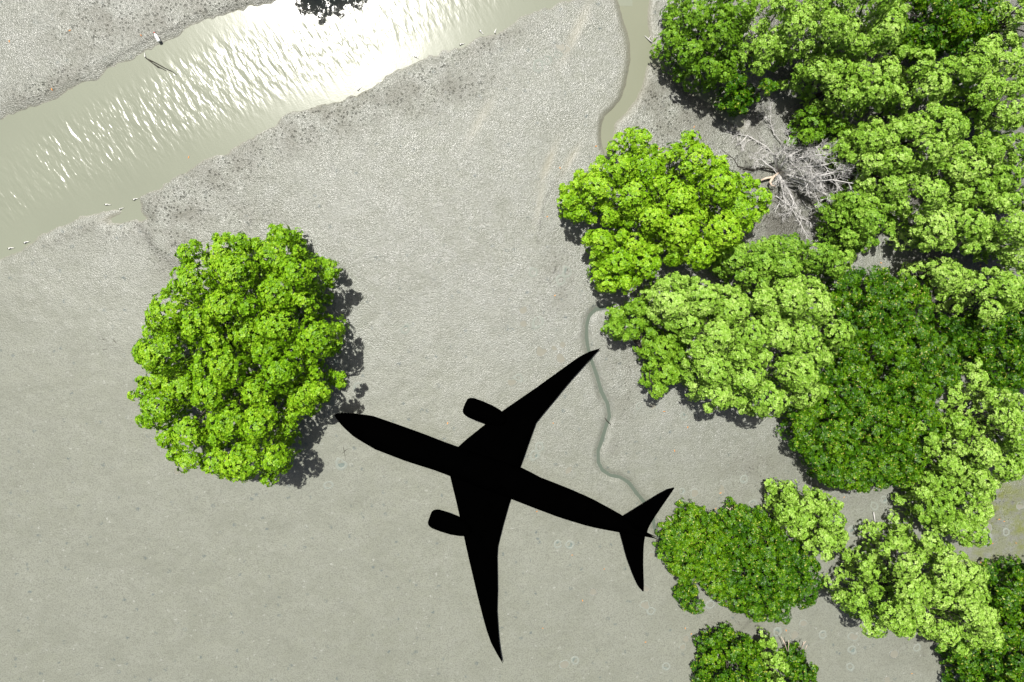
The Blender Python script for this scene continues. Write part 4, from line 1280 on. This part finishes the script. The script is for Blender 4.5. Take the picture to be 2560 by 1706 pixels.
def burrow_mesh(kind, seed):
    g = np.random.default_rng(seed)
    n = 18
    prof = {0: [(1.0, -.016), (.86, .004), (.70, .014), (.58, .010), (.50, -.006)],      # dug ring with a pit
            1: [(1.0, -.012), (.92, .003), (.82, .004), (.74, -.001)]}[kind]
    wobb = 1 + .20 * np.interp(np.arange(n), np.arange(0, n + 1, 3), np.r_[g.normal(0, 1, n // 3), 0][:n // 3 + 1])
    V, Fc = [], []
    for (r, z) in prof:
        for k in range(n):
            a = 2 * math.pi * k / n
            V.append((r * wobb[k] * math.cos(a), r * wobb[k] * math.sin(a), z + g.normal(0, .007)))
    for i in range(len(prof) - 1):
        for k in range(n):
            k2 = (k + 1) % n
            Fc.append([i * n + k, i * n + k2, (i + 1) * n + k2, (i + 1) * n + k])
    inner = [(prof[-1][0] * wobb[k] * 1.02 * math.cos(2 * math.pi * k / n), prof[-1][0] * wobb[k] * 1.02 * math.sin(2 * math.pi * k / n),
              prof[-1][1] + .002) for k in range(n)]
    return V, Fc, inner, n


def gz(x, y):
    """height of the mud at a spot"""
    i = int(np.clip(np.searchsorted(gx, x) - 1, 0, len(gx) - 2))
    j = int(np.clip(np.searchsorted(gy, y) - 1, 0, len(gy) - 2))
    return float(Hh[j:j + 2, i:i + 2].max())


seed = 0
for zone, pts in ZONES:
    ORD = ['first', 'second', 'third', 'fourth', 'fifth', 'sixth', 'seventh', 'eighth', 'ninth', 'tenth', 'eleventh', 'twelfth', 'thirteenth']
    for rank, (px, py) in enumerate(sorted(pts)):
        seed += 1
        g = np.random.default_rng(seed)
        c = at(px, py)
        kind = 0 if g.uniform() < .62 else 1
        V, Fc, inner, n = burrow_mesh(kind, seed)
        R = g.uniform(.30, .48)
        e = empty("crab_burrow", (c[0], c[1], gz(c[0], c[1])))
        tag(e, ("ringed blue-grey" if kind == 0 else "flat silted") + " crab burrow, " + ORD[rank] + " from left " + zone, "burrow", "crab burrows " + zone)
        V = np.array(V) * np.array([R, R, 1.0]) + np.array(e.location)
        mesh_obj("rim", V, Fc, BLUEMUD if kind == 0 or g.uniform() < .3 else MUD, e, True)
        I = np.array(inner) * np.array([R, R, 1.0]) + np.array(e.location)
        mesh_obj("pool", I, [list(range(n))], BLUEPOOL if kind == 0 else POOLMUD, e)

# ------------------------------------------------------------------ mudskippers at the water's edge
def fish(px, py, ang, ln, label):
    c = at(px, py)
    z = max(gz(c[0], c[1]), WATER_Z) + 0.02
    e = empty("mudskipper", (c[0], c[1], z))
    tag(e, label, "fish")
    prof = [(0, .30), (.04, .62), (.12, .95), (.25, 1.0), (.45, .85), (.65, .60), (.82, .38), (.93, .25)]
    secs = []
    ca, sa = math.cos(math.radians(ang)), math.sin(math.radians(ang))

    def put(x, y, zz):
        return (c[0] + ca * x - sa * y, c[1] + sa * x + ca * y, z + zz)
    w = ln * .13
    for t, k in prof:
        ring = []
        bend = .05 * ln * math.sin(t * 4)
        for s in range(10):
            a = 2 * math.pi * s / 10
            ring.append(put((t - .5) * ln, bend + w * k * math.cos(a), w * k * .9 * (1 + math.sin(a))))
        secs.append(np.array(ring))
    loft("body", secs, FISHSKIN, e)
    b = .05 * ln * math.sin(.93 * 4)
    tail = [put(.41 * ln, b, .02), put(.41 * ln, b, w * .5), put(.54 * ln, b + .02 * ln, w * .9), put(.56 * ln, b + .03 * ln, .04), put(.54 * ln, b + .02 * ln, 0.0)]
    tail2 = [(p[0] - sa * .012, p[1] + ca * .012, p[2]) for p in tail]
    n = len(tail)
    mesh_obj("tail_fin", np.array(tail + tail2), [list(range(n)), list(range(n, 2 * n))[::-1]] + [[k, (k + 1) % n, n + (k + 1) % n, n + k] for k in range(n)], FISHSKIN, e)
    dors = [put(-.18 * ln, 0, w * 1.7), put(-.10 * ln, .01, w * 2.9), put(.02 * ln, .01, w * 2.5), put(.06 * ln, .02, w * 1.5)]
    dors2 = [(p[0] - sa * .01, p[1] + ca * .01, p[2]) for p in dors]
    n = 4
    mesh_obj("back_fin", np.array(dors + dors2), [list(range(n)), list(range(n, 2 * n))[::-1]] + [[k, (k + 1) % n, n + (k + 1) % n, n + k] for k in range(n)], FISHSKIN, e)
    for sgn in (-1, 1):
        V_, F_ = [], []
        for i in range(4):
            for k in range(6):
                th, ph = math.pi * i / 3, 2 * math.pi * k / 6
                V_.append(put(-.44 * ln + .026 * math.cos(ph) * math.sin(th), sgn * w * .35 + .026 * math.sin(ph) * math.sin(th), w * 1.75 + .026 * math.cos(th)))
        for i in range(3):
            for k in range(6):
                F_.append([i * 6 + k, i * 6 + (k + 1) % 6, (i + 1) * 6 + (k + 1) % 6, (i + 1) * 6 + k])
        mesh_obj("eye", np.array(V_), F_, DARKWOOD, e)


fish(26, 621, 12, .42, "pale mudskipper at the river's edge, leftmost in the photo")
fish(65, 606, 20, .40, "pale mudskipper at the river's edge, second from the left")
fish(268, 512, 0, .40, "pale mudskipper in shallow water just off the small mud spit")
fish(302, 522, 25, .34, "pale mudskipper on the tip of the small mud spit")
fish(338, 498, 20, .40, "pale mudskipper on the mud point right of the small inlet")
fish(361, 137, 100, .34, "pale mudskipper above the dark forked branch in the shallows")
fish(1041, 143, -25, .36, "pale mudskipper in rippled water beside the bubbling splash")
fish(898, 222, 40, .34, "dark-bellied mudskipper on the bank below the leftmost white splash")
fish(1155, 110, 20, .38, "pale mudskipper on the lower bank, left of two others")
fish(1203, 80, -40, .38, "pale mudskipper in the shallows off the lower bank")
fish(1239, 77, 75, .38, "pale mudskipper at the lower bank, furthest right")


def splash(px, py, spread, n, label, seed):
    g = np.random.default_rng(seed)
    c = at(px, py)
    e = empty("water_splash", (c[0], c[1], WATER_Z))
    tag(e, label, "splash")
    V_, F_ = [], []
    for q in range(n):
        o_ = g.normal(0, 1, 2) * spread
        r = g.uniform(.02, .075)
        b = len(V_)
        for i in range(4):
            for k in range(6):
                th, ph = math.pi * .5 * i / 3, 2 * math.pi * k / 6
                V_.append((c[0] + o_[0] + r * math.cos(ph) * math.cos(th), c[1] + o_[1] + r * math.sin(ph) * math.cos(th), WATER_Z - .005 + r * .7 * math.sin(th) + (0 if i else -.01)))
        for i in range(3):
            for k in range(6):
                F_.append([b + i * 6 + k, b + i * 6 + (k + 1) % 6, b + (i + 1) * 6 + (k + 1) % 6, b + (i + 1) * 6 + k])
    f_o = mesh_obj("foam", np.array(V_), F_, FOAM, e, True)
    f_o["kind"] = "stuff"


splash(1034, 132, .16, 50, "white bubbling splash in the river near the lower bank", 5)
splash(899, 207, .22, 70, "wider white splash against the lower bank, left of the bubbling one", 6)
# a bottle washed up at the upper bank
c = at(394, 95, .05)
bt = empty("plastic_bottle", tuple(c))
tag(bt, "white plastic bottle with a red cap on the river's upper bank", "bottle")
ang = math.radians(-62)
d3 = np.array([math.cos(ang), math.sin(ang), 0])
n3 = np.array([-d3[1], d3[0], 0])


def turn(name, prof, mat):
    secs = []
    for t, r in prof:
        secs.append(np.array([c + d3 * t + n3 * r * math.cos(a) + np.array([0, 0, .10 + r * math.sin(a)]) for a in np.linspace(0, 2 * math.pi, 12, endpoint=False)]))
    return loft(name, secs, mat, bt)


turn("body", [(-.30, .03), (-.29, .035), (-.22, .05), (-.16, .10), (-.10, .115), (.2, .115), (.29, .11), (.31, .09)], WHITEPL)
turn("cap", [(-.37, .045), (-.365, .05), (-.305, .05), (-.302, .04)], REDCAP)

# ------------------------------------------------------------------ fallen orange leaves
g = np.random.default_rng(41)
spots = [(175, 77), (353, 89), (24, 104), (130, 224), (470, 393), (1718, 1261), (1789, 1272), (1686, 1127), (1735, 1262), (2424, 1448), (2452, 1407), (1735, 318),
         (1383, 1058), (1368, 542), (1119, 1058), (1490, 366), (1400, 420), (1647, 372), (1713, 1571), (1728, 1585), (1965, 1576), (1741, 1610), (2540, 1358)]
spots += [(g.uniform(1300, 2540), g.uniform(600, 1690)) for _ in range(45)]
V_, F_ = [], []
for (px, py) in spots:
    p = at(px, py)
    z = max(gz(p[0], p[1]), WATER_Z) + .012
    a = g.uniform(0, 6.28)
    l, w = g.uniform(.07, .12), g.uniform(.03, .05)
    b = len(V_)
    for (u, v_, h) in ((-l, 0, 0), (0, w, .012), (l, 0, .02), (0, -w, .012)):
        V_.append((p[0] + u * math.cos(a) - v_ * math.sin(a), p[1] + u * math.sin(a) + v_ * math.cos(a), z + h))
    F_.append([b, b + 1, b + 2, b + 3])
fl = mesh_obj("fallen_leaves", np.array(V_), F_, ORANGE)
tag(fl, "scattered orange fallen leaves on the mud", None, None, "stuff")
